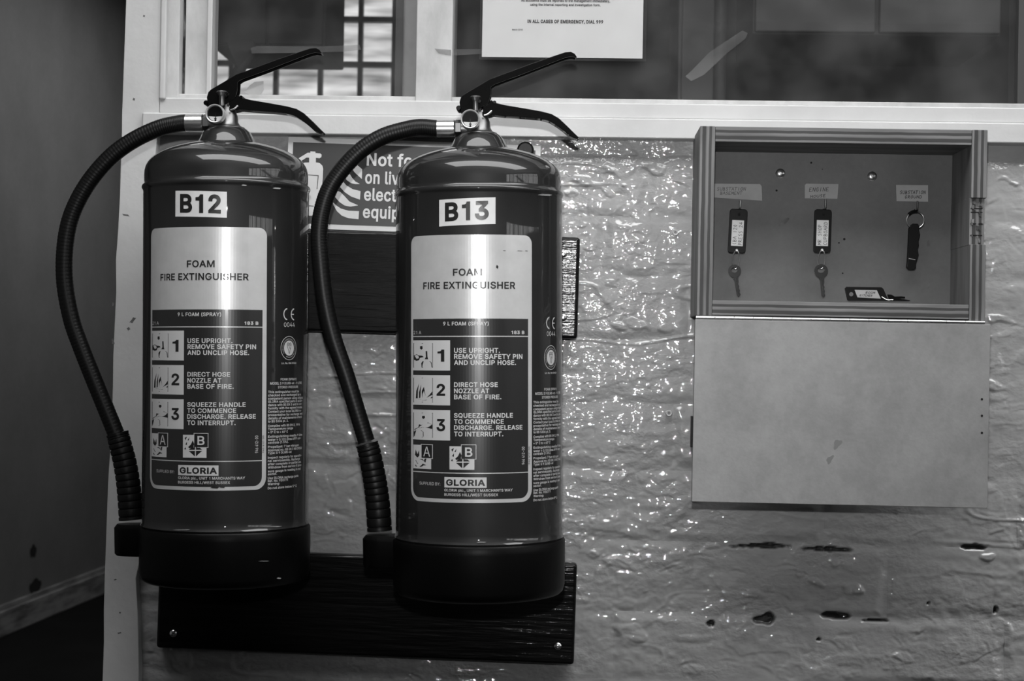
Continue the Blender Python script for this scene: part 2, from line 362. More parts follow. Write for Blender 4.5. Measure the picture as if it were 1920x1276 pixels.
86E!3q1;3O1=311C2q1M2W1[2C1m222%2%2<1y2U1w2p1x3*2)3Q2?3s2^402o483&4=3&4?2j4H2U4U2E4i285#215<2.5V276-2B6B2R6U2e6f2{6s386}3S7(3q7*437(4N6}4g6s4}6f546U5C6B5O6-5X5V5U5<5N5#5A4i514U4x4H4a4?4a4=4t485)405G3s5^3Q5f3>5l2p5i2U5b2<5T2%5D1m5/1[4r1M4U1C471=!3q1t4,1u4?1y4Q2#4a2-4n274x2C5$2R5)2b5+2t5)3+4w3K4m3X4O3n4+3y3]3y373n2u3X2k3K2^3+2[2t2b2R2j2C2t27352#3[1u!3q4V484Z4S4i4_4s4o524s5A4t5R4s5c4i6#4T6:486G4(6K3q6L3_6K3N6G326:3&602s5r2n5R2o5A2s523(4s334i3O4Z
96E!3q7*447&4Q6{4k6o5&6_5:6J5J625V5s5^5T5`555^4w5X4]5O4B5.3^3V1B2k1B4b4,4h4,4[3t4J3e453X3w3Q3J3S3/3Y2r3e2]3t2J4+2;4A204Z2*4v2(5:2*5X215v2=642M6K2a6`2x6o366{3R7&!3q6L3^6K3L6F3<6>2}6&2l5a2f5:2l4n2s4[2}4L3<453^4)3q4&4;4-4Y4?4f4L4w4m4{5#4|584{5M4w5a4f6%4K6>4;6F4)6K
.3J!2G1>2;1?211C2&1K1z1T1u1l1z2(2&2121292G2?2_292i212u1x2v1l2u1`2i1K2_1C
,3J!1i0$2,2/2r2/2<0$
:3J!2G1>2;1?211C2&1K1z1T1u1l1z2(2&2121292G2?2_292i212u1x2v1l2u1`2i1K2_1C!2G4C2;4D2&4P1z4Z1v4e1u4q1z5-2&57215>2G5D2_5>2i572u4}2v4q2u4e2i4P2S4D
(4E!2A3^2F4O2U5F2`5n2z6^3.7#3?7A3{7A3Z6R3A5a37593*4H3$3^3)2z352;3J1R3{0<3?0<3#0o2i1F2W1z2K2R2D3*
)4E!1h0<20102I1w2Y2]2b3?2c3^2^4H2P592F5a2-6R1h7A2I7A2Y7#2w69325F3;4x3E4(3D3*3<2P3/1x2y1E2d0n2I0<
-6E!5+4(5+3J2Z3J2Z4(
+6E!3T1e3T5F435F431e!2$3:2$3q5b3q5b3:
/4-!3z7;2/0P1P0P3@7;
%8q!3=4O3)4P2r4U2b4^2G4u2859235_246/286@2H6`2S6m2b6x2r7$3=7+3e7$3u6x4(6m4<6P4F6/4H5w4H5_4B59434u3u4^3e4U3R4P!3=4|3M4~3Y5)3c543m5N3n5_3m6,3d6F3Z6P3M6V3=6Y3.6V2}6P2s6F2i6,2h5w2i5N2s542|5)3.4~!6v186N1?601Q5w1n5q1~5k2G5k2a5q3*6$3I613V6O3i6b3n6v3p703n7B3i7a3V7u3:8#2s8$2a8#257{1~7k1_7`1Q7B1?!6v1f7+1h771n7@1x7J287K2G7J2p7@30773:7+3@6v3B6g3@6Y3:6P306F2p6E2a6F286P1x6Y1n6f1h!2m1B6c6~7B6~3M1B
°4q!3,4O2`4V2M4_2<4k2.4y1u5@1n5h1p5}1u652.6X2<6g2`6{3,7&3A7$3T6{3w6g4*6X4>654C5}4E5h4>5@4*4y3w4k3g4_3T4V3A4Q!3,5(3B5,3U573^5?3i5R3m5h3i6#3^673L6E3B6J3,6N2q6J2g6E2U672J6#2G5h2J5R2U5?2^572q5,
'3]!264s2.6~2q6~2i4s
 3J
'''
_gab = ''.join(chr(c) for c in range(35, 127) if chr(c) not in "\\'\"")
_gl = {}
for _ln in GLYPHS.strip('\n').split('\n'):
    _dec = lambda t: [_gab.index(t[i]) * 90 + _gab.index(t[i + 1]) - 1200 for i in range(0, len(t), 2)]
    _p = _ln[1:].split('!')
    _gl[_ln[0]] = (_dec(_p[0])[0], [list(zip(_dec(q)[0::2], _dec(q)[1::2])) for q in _p[1:]])
_gm = {}


def _area(l):
    return sum(l[i][0] * l[(i + 1) % len(l)][1] - l[(i + 1) % len(l)][0] * l[i][1] for i in range(len(l)))


# orientation of the outer outline of the letter O
SGN = 1 if max((_area(l) for l in _gl['O'][1]), key=abs) > 0 else -1


def glyph_mesh(ch, bold):
    k = (ch, bold)
    if k not in _gm:
        adv, loops = _gl[ch]
        if not loops:
            _gm[k] = (adv / 1000, [], [])
            return _gm[k]
        out = []
        for lp in loops:
            P_ = []
            for q in lp:
                q = Vector((q[0] / 1000, q[1] / 1000))
                if not P_ or (q - P_[-1]).length > 0.004:
                    P_.append(q)
            n = len(P_)
            Q = []
            for i_ in range(n):
                a_, b_, c_ = P_[i_ - 1], P_[i_], P_[(i_ + 1) % n]
                d1, d2 = (b_ - a_).normalized(), (c_ - b_).normalized()
                n1, n2 = Vector((d1.y, -d1.x)), Vector((d2.y, -d2.x))
                mt = n1 + n2
                if mt.length < 0.3:
                    mt = n1
                mt.normalize()
                # letters run clockwise outside and counter-clockwise inside in this table
                Q.append(b_ + mt * (SGN * bold * 0.7 / max(0.5, mt.dot(n1))))
            out.append([(p[0], p[1], 0) for p in Q])
        # triangles whose centre the outlines wind around are inside the letter
        vv = [Vector(p[:2]) for l_ in out for p in l_]
        ee, o_ = [], 0
        for l_ in out:
            ee += [(o_ + i_, o_ + (i_ + 1) % len(l_)) for i_ in range(len(l_))]
            o_ += len(l_)
        cv, _, cf = delaunay_2d_cdt(vv, ee, [], 0, 1e-5)[:3]
        flat = [(p.x, p.y) for p in cv]
        F2 = []
        for t_ in cf:
            cx = sum(flat[i_][0] for i_ in t_) / 3
            cy = sum(flat[i_][1] for i_ in t_) / 3
            wn = 0
            for l_ in out:
                for i_ in range(len(l_)):
                    (xa, ya), (xb, yb) = l_[i_][:2], l_[(i_ + 1) % len(l_)][:2]
                    if (ya <= cy) != (yb <= cy):
                        if xa + (cy - ya) / (yb - ya) * (xb - xa) > cx:
                            wn += 1 if yb > ya else -1
            if wn * SGN > 0:
                F2.append(tuple(t_))
        _gm[k] = (adv / 1000, flat, F2)
    return _gm[k]


_tcache = {}


def text_mesh(txt, bold=0.0, res=2):
    """flat text as triangles: vertices, faces and bounds"""
    k = (txt, bold)
    if k in _tcache:
        return _tcache[k]
    v, f, x = [], [], 0.0
    for ch in txt:
        adv, gv, gf = glyph_mesh(ch, bold)
        n = len(v)
        v += [(p[0] + x, p[1]) for p in gv]
        f += [tuple(i + n for i in q) for q in gf]
        x += adv + bold * 0.9
    xs = [p[0] for p in v]
    ys = [p[1] for p in v]
    _tcache[k] = (v, f, (min(xs), max(xs), min(ys), max(ys)))
    return _tcache[k]


_cap = {}


def cap_h(bold):
    if bold not in _cap:
        b = text_mesh('H', bold)[2]
        _cap[bold] = (b[2], b[3])
    return _cap[bold]


def text_fit(txt, u0, u1, v0, v1, bold=0.0, res=2):
    """text scaled so that its width runs u0..u1 and its capitals v0..v1"""
    v, f, bb = text_mesh(txt, bold, res)
    c0, c1 = cap_h(bold)
    sx = (u1 - u0) / (bb[1] - bb[0])
    sy = (v1 - v0) / (c1 - c0)
    return [(u0 + (p[0] - bb[0]) * sx, v0 + (p[1] - c0) * sy) for p in v], f


# ------------------------------------------------------------------ materials
M = {}
M['frame'] = mat('cream_gloss_paint', 0.62, 0.36, var=(9, 0.5, 0.59), coat=0.25, coat_rough=0.15,
                 bump=[(60, 0.0006, 4), (9, 0.002, 2)])
M['frame_old'] = mat('cream_paint_worn', 0.5, 0.45, var=(26, 0.4, 0.6), var2=(8, 0.85, 1.0), bump=[(80, 0.0006, 5)],
                     stretch=(1, 1, 0.5))
M['dirty'] = mat('dirty_gap', 0.12, 0.8, var=(60, 0.02, 0.45, 0.4, 0.62), stretch=(1, 1, 0.25))
M['stile'] = mat('shaded_stile', 0.2, 0.5, var=(20, 0.15, 0.2))  # mid grey holds the shade on the recessed stile
M['red'] = mat('red_enamel', 0.03, 0.5, coat=1.0, coat_rough=0.03, var=(30, 0.009, 0.012), spec=0.3, bump=[(25, 0.00012, 2)])
M['black'] = mat('black_plastic', 0.002, 0.4, spec=0.15, bump=[(120, 0.0001, 2)])
M['rubber'] = mat('black_rubber', 0.004, 0.42, spec=0.3)
M['lever'] = mat('black_lever_paint', 0.002, 0.5, coat=0.5, coat_rough=0.03, spec=0.05)
M['bezel'] = mat('plated_bezel', 0.6, 0.3, metal=0.5, coat=0.5)
M['chrome'] = mat('chrome', 0.8, 0.27, metal=1.0)
M['brass'] = mat('dull_metal', 0.2, 0.38, metal=1.0)
M['label'] = mat('silver_label', 0.52, 0.34, metal=0.2, coat=0.45, coat_rough=0.12, var=(60, 0.48, 0.54))
M['label_dark'] = mat('dark_print', 0.018, 0.3, coat=0.6, coat_rough=0.08)
M['ink'] = mat('black_ink', 0.012, 0.35, coat=0.3)
M['white_ink'] = mat('white_ink', 0.5, 0.4)
M['sticker'] = mat('white_sticker', 0.62, 0.4, var=(60, 0.56, 0.64))
M['paper'] = mat('paper', 0.6, 0.6, var=(20, 0.57, 0.62))
M['paper_old'] = mat('old_paper', 0.36, 0.7, var=(40, 0.31, 0.38))
M['board'] = mat('dark_stained_board', 0.01, 0.4, coat=0.35, coat_rough=0.12, spec=0.1, var=(30, 0.002, 0.008),
                 bump=[(90, 0.0012, 5)], stretch=(0.12, 1, 1.6))
M['board_edge'] = mat('board_edge', 0.004, 0.5)
M['sign_dark'] = mat('sign_field', 0.035, 0.4, coat=0.3, var=(8, 0.032, 0.04))
M['sign_white'] = mat('sign_white', 0.62, 0.4, var=(25, 0.56, 0.64))
M['tag_black'] = mat('key_tag_plastic', 0.004, 0.5, coat=0.15, coat_rough=0.2, spec=0.12)
M['key_dark'] = mat('dark_key_metal', 0.025, 0.25, metal=1.0)
M['key_mid'] = mat('key_metal', 0.07, 0.25, metal=1.0)
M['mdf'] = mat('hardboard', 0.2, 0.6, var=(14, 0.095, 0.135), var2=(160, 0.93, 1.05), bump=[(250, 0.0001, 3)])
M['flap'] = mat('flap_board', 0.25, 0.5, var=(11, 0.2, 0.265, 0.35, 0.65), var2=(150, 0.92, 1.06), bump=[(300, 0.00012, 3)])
M['stain'] = mat('stain', 0.09, 0.7, var=(100, 0.06, 0.15))
M['wall_left'] = mat('grey_plaster', 0.3, 0.6, var=(2.5, 0.17, 0.22), var2=(40, 0.95, 1.03))
M['skirt'] = mat('skirting_paint', 0.3, 0.5, var=(10, 0.1, 0.36, 0.35, 0.6), stretch=(1, 0.4, 3))
M['floor'] = mat('dark_floor', 0.003, 0.8, spec=0.15, var=(5, 0.002, 0.006))
M['ceiling'] = mat('ceiling_paint', 0.6, 0.8)
M['room'] = mat('room_wall', 0.05, 0.8, var=(2, 0.04, 0.06))
M['office'] = mat('office_wall', 0.16, 0.8, var=(3, 0.13, 0.2))
M['office_dark'] = mat('office_dark', 0.05, 0.6, var=(3, 0.04, 0.06))
M['slat'] = mat('blind_slat', 0.45, 0.6)
M['chip_or_shade'] = mat('bare_primer', 0.3, 0.4)
M['black_hole'] = mat('black_hole', 0.002, 0.9)

# emission of lit windows, lamps and a glow that stands in for a reflection


def emis(name, val, var=None, stretch=(1, 1, 1)):
    m = bpy.data.materials.new(name)
    m.use_nodes = True
    nt = m.node_tree
    nt.nodes.clear()
    out = nt.nodes.new('ShaderNodeOutputMaterial')
    e = nt.nodes.new('ShaderNodeEmission')
    e.inputs[1].default_value = val
    nt.links.new(e.outputs[0], out.inputs[0])
    if var:
        tc = nt.nodes.new('ShaderNodeTexCoord')
        mp = nt.nodes.new('ShaderNodeMapping')
        mp.inputs['Scale'].default_value = stretch
        n = nt.nodes.new('ShaderNodeTexNoise')
        n.inputs['Scale'].default_value = var[0]
        r = nt.nodes.new('ShaderNodeMapRange')
        r.inputs['From Min'].default_value = 0.3
        r.inputs['From Max'].default_value = 0.7
        r.inputs['To Min'].default_value = var[1] * val
        r.inputs['To Max'].default_value = var[2] * val
        nt.links.new(tc.outputs['Object'], mp.inputs[0])
        nt.links.new(mp.outputs[0], n.inputs['Vector'])
        nt.links.new(n.outputs['Fac'], r.inputs['Value'])
        nt.links.new(r.outputs[0], e.inputs[1])
    return m


M['daylight'] = emis('daylight_pane', WINDOW_E, (3, 0.6, 1.3), (1, 1, 0.5))
M['reflection_glow'] = emis('reflected_window_glow', 0.33, (11, 0.35, 1.9), (0.45, 1, 2.4))  # glow stands in for windows mirrored in the left pane
M['lamp'] = emis('lamp_diffuser', 1.0)


def glass_mat(name, refl=0.6, tint=0.9, rough=0.01, haze=0.0):  # thin sheet: mostly clear, mirror by angle, a little dust
    m = bpy.data.materials.new(name)
    m.use_nodes = True
    nt = m.node_tree
    nt.nodes.clear()
    out = nt.nodes.new('ShaderNodeOutputMaterial')
    tr = nt.nodes.new('ShaderNodeBsdfTransparent')
    tr.inputs[0].default_value = (tint, tint, tint, 1)
    gl = nt.nodes.new('ShaderNodeBsdfGlossy')
    gl.inputs['Roughness'].default_value = rough
    df = nt.nodes.new('ShaderNodeBsdfDiffuse')
    df.inputs[0].default_value = (0.6, 0.6, 0.6, 1)
    m1 = nt.nodes.new('ShaderNodeMixShader')
    n = nt.nodes.new('ShaderNodeTexNoise')
    n.inputs['Scale'].default_value = 14
    n.inputs['Detail'].default_value = 8
    tc = nt.nodes.new('ShaderNodeTexCoord')
    nt.links.new(tc.outputs['Object'], n.inputs['Vector'])
    r = nt.nodes.new('ShaderNodeMapRange')
    r.inputs['From Min'].default_value = 0.35
    r.inputs['From Max'].default_value = 0.75
    r.inputs['To Min'].default_value = haze * 0.4
    r.inputs['To Max'].default_value = haze * 1.6
    nt.links.new(n.outputs['Fac'], r.inputs['Value'])
    nt.links.new(r.outputs[0], m1.inputs[0])
    nt.links.new(tr.outputs[0], m1.inputs[1])
    nt.links.new(df.outputs[0], m1.inputs[2])
    fr = nt.nodes.new('ShaderNodeFresnel')
    fr.inputs[0].default_value = 1.45
    mm = nt.nodes.new('ShaderNodeMath')
    mm.operation = 'MULTIPLY'
    mm.inputs[1].default_value = refl
    ge = nt.nodes.new('ShaderNodeNewGeometry')
    bf = nt.nodes.new('ShaderNodeMath')
    bf.operation = 'SUBTRACT'
    bf.inputs[0].default_value = 1.0
    nt.links.new(ge.outputs['Backfacing'], bf.inputs[1])
    fb_ = nt.nodes.new('ShaderNodeMath')
    fb_.operation = 'MULTIPLY'
    nt.links.new(fr.outputs[0], fb_.inputs[0])
    nt.links.new(bf.outputs[0], fb_.inputs[1])
    nt.links.new(fb_.outputs[0], mm.inputs[0])
    m2 = nt.nodes.new('ShaderNodeMixShader')
    nt.links.new(mm.outputs[0], m2.inputs[0])
    nt.links.new(m1.outputs[0], m2.inputs[1])
    nt.links.new(gl.outputs[0], m2.inputs[2])
    nt.links.new(m2.outputs[0], out.inputs[0])
    return m


M['glass'] = glass_mat('window_glass', 1.0, 0.9, 0.01, 0.035)
M['gauge_glass'] = glass_mat('gauge_glass', 1.0, 0.95, 0.02, 0.0)
M['tape'] = glass_mat('clear_tape', 1.5, 0.85, 0.15, 0.08)
M['plastic_film'] = glass_mat('laminate_film', 1.0, 0.98, 0.08, 0.02)


def ply_mat(name, axis, light=0.15, dark=0.03, wob=0.09, grain=(1, 1, 1)):
    """plywood: veneers in layers across the thickness of the panel"""
    m = bpy.data.materials.new(name)
    m.use_nodes = True
    nt = m.node_tree
    b = nt.nodes['Principled BSDF']
    b.inputs['Roughness'].default_value = 0.6
    tc = nt.nodes.new('ShaderNodeTexCoord')
    sp = nt.nodes.new('ShaderNodeSeparateXYZ')
    nt.links.new(tc.outputs['Generated'], sp.inputs[0])
    n = nt.nodes.new('ShaderNodeTexNoise')
    n.inputs['Scale'].default_value = 30
    nt.links.new(tc.outputs['Object'], n.inputs['Vector'])
    a = nt.nodes.new('ShaderNodeMath')
    a.operation = 'MULTIPLY_ADD'
    a.inputs[1].default_value = wob
    nt.links.new(n.outputs['Fac'], a.inputs[0])
    nt.links.new(sp.outputs[axis], a.inputs[2])
    cr = nt.nodes.new('ShaderNodeValToRGB')
    cr.color_ramp.interpolation = 'CONSTANT'
    st = [(0.0, light), (0.2, dark), (0.43, light * 0.75), (0.5, light), (0.64, dark * 1.2), (0.82, light)]
    el = cr.color_ramp.elements
    el[0].position, el[0].color = 0, (st[0][1],) * 3 + (1,)
    el[1].position, el[1].color = st[1][0], (st[1][1],) * 3 + (1,)
    for (p, c) in st[2:]:
        e = el.new(p)
        e.color = (c, c, c, 1)
    nt.links.new(a.outputs[0], cr.inputs[0])
    mp = nt.nodes.new('ShaderNodeMapping')
    mp.inputs['Scale'].default_value = grain
    nt.links.new(tc.outputs['Object'], mp.inputs[0])
    n2 = nt.nodes.new('ShaderNodeTexNoise')
    n2.inputs['Scale'].default_value = 60
    n2.inputs['Detail'].default_value = 8
    nt.links.new(mp.outputs[0], n2.inputs['Vector'])
    r = nt.nodes.new('ShaderNodeMapRange')
    r.inputs['From Min'].default_value = 0.3
    r.inputs['From Max'].default_value = 0.7
    r.inputs['To Min'].default_value = 0.6
    r.inputs['To Max'].default_value = 1.35
    nt.links.new(n2.outputs['Fac'], r.inputs['Value'])
    mx = nt.nodes.new('ShaderNodeMix')
    mx.data_type = 'RGBA'
    mx.blend_type = 'MULTIPLY'
    mx.inputs[0].default_value = 1.0
    nt.links.new(cr.outputs[0], mx.inputs[6])
    nt.links.new(r.outputs[0], mx.inputs[7])
    nt.links.new(mx.outputs[2], b.inputs['Base Color'])
    bp = nt.nodes.new('ShaderNodeBump')
    bp.inputs['Distance'].default_value = 0.0006
    nt.links.new(n2.outputs['Fac'], bp.inputs['Height'])
    nt.links.new(bp.outputs[0], b.inputs['Normal'])
    return m


M['ply_v'] = ply_mat('plywood_upright', 0, grain=(1, 1, 0.15))
M['ply_h'] = ply_mat('plywood_level', 2, grain=(0.15, 1, 1))


def wall_mat():
    """thick gloss paint over rough bricks; 'chip' marks joint gaps coloured near black for the shade inside"""
    m = bpy.data.materials.new('gloss_painted_brick')
    m.use_nodes = True
    nt = m.node_tree
    b = nt.nodes['Principled BSDF']
    b.inputs['Roughness'].default_value = 0.45
    b.inputs['Specular IOR Level'].default_value = 0.35
    b.inputs['Coat Weight'].default_value = 1.0
    b.inputs['Coat Roughness'].default_value = 0.035
    b.inputs['Coat IOR'].default_value = 1.7
    tc = nt.nodes.new('ShaderNodeTexCoord')

    def noise(scale, det, rough=0.5, stretch=None):
        n = nt.nodes.new('ShaderNodeTexNoise')
        n.inputs['Scale'].default_value = scale
        n.inputs['Detail'].default_value = det
        n.inputs['Roughness'].default_value = rough
        if stretch:
            mp = nt.nodes.new('ShaderNodeMapping')
            mp.inputs['Scale'].default_value = stretch
            nt.links.new(tc.outputs['Object'], mp.inputs[0])
            nt.links.new(mp.outputs[0], n.inputs['Vector'])
        else:
            nt.links.new(tc.outputs['Object'], n.inputs['Vector'])
        return n.outputs['Fac']

    def mr(x, a, b_, c, d):
        r = nt.nodes.new('ShaderNodeMapRange')
        for k, v in zip(('From Min', 'From Max', 'To Min', 'To Max'), (a, b_, c, d)):
            r.inputs[k].default_value = v
        nt.links.new(x, r.inputs['Value'])
        return r.outputs[0]

    def mul(x, y):
        q = nt.nodes.new('ShaderNodeMath')
        q.operation = 'MULTIPLY'
        nt.links.new(x, q.inputs[0])
        nt.links.new(y, q.inputs[1])
        return q.outputs[0]

    base = mul(mr(noise(4, 4), 0.3, 0.7, 0.33, 0.4), mr(noise(70, 4, 0.6, (0.5, 1, 1)), 0.3, 0.7, 0.9, 1.06))
    at_ = nt.nodes.new('ShaderNodeAttribute')
    at_.attribute_name = 'chip_or_shade'
    mx = nt.nodes.new('ShaderNodeMix')
    mx.data_type = 'FLOAT'
    mx.inputs[3].default_value = 0.006
    nt.links.new(at_.outputs['Fac'], mx.inputs[0])
    nt.links.new(base, mx.inputs[2])
    cc = nt.nodes.new('ShaderNodeCombineColor')
    for k in range(3):
        nt.links.new(mx.outputs[0], cc.inputs[k])
    nt.links.new(cc.outputs[0], b.inputs['Base Color'])
    prev = None
    # rough patches and smooth patches of paint
    patch = mr(noise(16, 3, 0.6, (0.6, 1, 1)), 0.38, 0.62, 0.12, 1.0)
    for (h, dist) in ((mul(noise(250, 1, 0.5, (0.8, 1, 1.15)), patch), 0.00072), (noise(90, 2, 0.5, (0.6, 1, 1)), 0.0006)):
        bp = nt.nodes.new('ShaderNodeBump')
        bp.inputs['Distance'].default_value = dist
        nt.links.new(h, bp.inputs['Height'])
        if prev:
            nt.links.new(prev.outputs[0], bp.inputs['Normal'])
        prev = bp
    nt.links.new(prev.outputs[0], b.inputs['Normal'])
    nt.links.new(prev.outputs[0], b.inputs['Coat Normal'])
    return m


M['brick'] = wall_mat()

# ------------------------------------------------------------------ the room
def struct(name, mb, m, parent=None, **k):
    o = mb.build(name, m, parent, **k)
    if parent is None:
        o['kind'] = 'structure'
    return o


LW = -2.42      # left wall of the corridor


def at_floor(px, py):
    d = R_ * ((px - 960) / FPX) + U_ * ((638 - py) / FPX) + F_
    return CAM + d * (-CAM.z / d.z)


fa, fb = at_floor(0, 1192), at_floor(190, 1112)
wdir = (fb - fa).normalized()
LANG = math.atan2(wdir.x, wdir.y)          # the corridor wall is not quite square to the brick wall
struct('floor', MB().box((-4.5, -7.3, -0.1), (5.3, 9.3, 0.0)), M['floor'])
struct('ceiling', MB().box((-4.5, -7.3, 3.0), (5.3, 9.3, 3.1)), M['ceiling'])
wl = struct('wall_left', MB().box((-0.2, -15.0, 0.0), (0, 1.9, 3.0)), M['wall_left'])
wl.location = fb
wl.rotation_euler = (0, 0, -LANG)
wl.location.z = 0
struct('wall_end', MB().box((-4.5, 9.0, 0.0), (5.2, 9.2, 3.0)), M['wall_left'])
struct('wall_rear', MB().box((-4.5, -7.2, 0.0), (5.2, -7.0, 3.0)), M['room'])
bb = empty('baseboard_left', wl.location, (0, 0, -LANG))
bb['kind'] = 'structure'
MB().box((0, -15.0, 0.0), (0.02, 1.9, 0.105)).build('skirting_board', M['skirt'], bb, bevel=0.004)
MB().box((0, -15.0, 0.105), (0.012, 1.9, 0.128)).build('top_moulding', M['skirt'], bb, bevel=0.004)
for (px, py, a_, b_) in ((62, 1033, 0.012, 0.028), (66, 1098, 0.022, 0.03)):
    d_ = R_ * ((px - 960) / FPX) + U_ * ((638 - py) / FPX) + F_
    n_ = Vector((math.cos(LANG), -math.sin(LANG), 0))
    p_ = CAM + d_ * ((fb - CAM).dot(n_) / d_.dot(n_))
    l_ = Matrix.Rotation(LANG, 4, 'Z') @ (p_ - wl.location)
    v_ = [(0.0008, l_.y + a_ * 3.2 * math.cos(2 * PI * k / 14), l_.z + b_ * math.sin(2 * PI * k / 14) * (1 + 0.3 * math.sin(k * 2.3))) for k in range(14)]
    MB().add(v_, [tuple(range(14))]).build('plaster_hole', mat('hole_dark', 0.01, 0.9), wl)

# right hand wall with the big daylit window that the bodies of the extinguishers reflect
RX = 4.6
WY0, WY1, WZ0, WZ1 = -5.7, 0.2, 1.73, 2.75
wr = struct('wall_right', MB().box((RX, -7.0, 0.0), (RX + 0.2, WY0, 3.0)).box((RX, WY1, 0.0), (RX + 0.2, 9.0, 3.0))
            .box((RX, WY0, 0.0), (RX + 0.2, WY1, WZ0)).box((RX, WY0, WZ1), (RX + 0.2, WY1, 3.0)), M['room'])
w3 = empty('window_3', (RX, 0, WZ0))
w3['kind'] = 'structure'
q = MB()
ys = np.linspace(WY0, WY1, 8)
for yy in ys:
    q.box((0.10, yy - 0.03, 0), (0.14, yy + 0.03, WZ1 - WZ0))
for zz in (0.0, 0.5, 0.98):
    q.box((0.10, WY0, zz), (0.14, WY1, zz + 0.035))
q.build('glazing_bars', M['office_dark'], w3)
for i in range(7):
    MB().box((0.16, ys[i], 0.0), (0.17, ys[i + 1], WZ1 - WZ0)).build('pane', M['daylight'], w3)
sl0 = None
for k in range(44):
    yy = WY0 + (WY1 - WY0) * (k + 0.5) / 44
    if sl0 is None:
        sl0 = MB().box((0.03, -0.03, 0.0), (0.032, 0.03, 1.0)).build('blind_slat', M['slat'], w3)
        o_ = sl0
    else:
        o_ = sl0.copy()
        COL.objects.link(o_)
    o_.location = (0, yy, 0.01)
    o_.rotation_euler = (0, 0, 0.5 + 0.15 * math.sin(k * 1.7))

# lamps on the ceiling
for k, (loc, sx, sy) in enumerate((((0.6, -1.2, 2.94), 1.8, 0.6), ((-1.2, 5.0, 2.94), 0.2, 0.75))):
    e = empty('ceiling_lamp', loc)
    tag(e, ('flat ceiling lamp above the photographer' if k == 0 else 'flat ceiling lamp far down the corridor'), 'lamp')
    MB().box((-sx, -sy, 0.02), (sx, sy, 0.06)).build('housing', M['ceiling'], e)
    MB().box((-sx + .02, -sy + .02, 0.0), (sx - .02, sy - .02, 0.02)).build('diffuser', M['lamp'], e)

# ------------------------------------------------------------------ brick wall under the window
rng = np.random.RandomState(3)


def vnoise(x, z, scale, seed):
    r = np.random.RandomState(seed)
    N = 256
    g = r.rand(N, N)
    u, v = x * scale, z * scale
    i, j = np.floor(u).astype(int), np.floor(v).astype(int)
    fu, fv = u - i, v - j
    fu = fu * fu * (3 - 2 * fu)
    fv = fv * fv * (3 - 2 * fv)
    a, b, c, d = g[i % N, j % N], g[(i + 1) % N, j % N], g[i % N, (j + 1) % N], g[(i + 1) % N, (j + 1) % N]
    return (a * (1 - fu) + b * fu) * (1 - fv) + (c * (1 - fu) + d * fu) * fv - 0.5


SILL_Z = at(1176, 262, 0).z
courses_px = [290, 405, 515, 635, 755, 880, 1012, 1145, 1272]
zj = [SILL_Z + 0.03] + [at(1176, p, 0).z for p in courses_px]
while zj[-1] > 0.08:
    zj.append(zj[-1] - 0.077)
zj.append(0.0)
WX0 = at(258, 640, 0).x - 0.012
WX1 = 1.45
# vertical joints of every course
first = [1150 + 60, 1215, 1130, 1290, 1152, 1262, 1176, 1300, 1150]
cells = []
for i in range(len(zj) - 1):
    if i == 0:
        xs = [WX0, WX1]
        cells.append((WX0, WX1, zj[1], zj[0], 0))
        continue
    if i < len(first):
        x0 = at(first[i], courses_px[i - 1] + 60, 0).x
    else:
        x0 = 0.04 + (i % 2) * 0.11
    xs = [x0]
    while xs[-1] < WX1 - 0.12:
        xs.append(xs[-1] + 0.225 + random.uniform(-0.008, 0.008))
    xs[-1] = WX1
    while xs[0] > WX0 + 0.12:
        xs.insert(0, xs[0] - 0.225 + random.uniform(-0.008, 0.008))
    xs[0] = WX0
    for k in range(len(xs) - 1):
        if zj[i] - zj[i + 1] > 0.02:
            cells.append((xs[k], xs[k + 1], zj[i + 1], zj[i], i))

# chips: cracks in the joints, coloured dark to stand for deep shade (centre px, half length, half height, depth)
joint_gaps = [(1425, 1024, 55, 4), (1550, 1028, 45, 5), (1432, 1160, 20, 9), (1567, 1153, 26, 7), (1332, 1168, 8, 5),
         (1640, 1163, 25, 2.2), (1825, 1024, 22, 6), (1866, 1143, 4, 5), (1740, 1130, 3, 3), (1534, 1199, 4, 3)]
lumps = [(1148, 318, 14, 10), (1090, 335, 20, 10), (1070, 360, 14, 8), (1140, 360, 12, 7), (1165, 345, 5, 3), (1225, 315, 26, 12),
         (1120, 300, 10, 6), (1300, 340, 10, 6), (1195, 610, 22, 12), (1165, 615, 16, 9), (1250, 620, 18, 8), (1110, 1040, 14, 6),
         (1160, 1060, 30, 9), (1180, 1185, 30, 16), (1600, 1105, 20, 12), (1530, 1090, 12, 9), (1610, 1110, 10, 10), (1500, 1080, 8, 8),
         (1882, 340, 10, 4), (1893, 344, 8, 4), (1880, 600, 26, 6), (340, 1240, 22, 26), (1170, 280, 20, 8), (1560, 1050, 14, 8), (1860, 720, 30, 10),
         (1850, 1040, 14, 8), (1880, 1190, 20, 30), (1420, 1120, 20, 8), (1690, 1230, 20, 10)]
joint_gaps_w = [(at(a, b, 0), c / 1606, d / 1606) for a, b, c, d in joint_gaps]
lumps_w = [(at(a, b, 0), c / 1606, d / 1606) for a, b, c, d in lumps]
_gr = np.random.RandomState(77)
gouges = []
for _k in range(620):
    gx_, gz_ = _gr.uniform(WX0, 0.62), _gr.uniform(0.78, SILL_Z - 0.03)
    if vnoise(np.array([gx_]), np.array([gz_]), 9, 91)[0] < -0.12:
        continue
    gouges.append((gx_, gz_, _gr.uniform(0.004, 0.013), _gr.uniform(0.0011, 0.0026), _gr.normal(-0.15, 0.4), _gr.uniform(0.0004, 0.0012), _gr.randint(3)))


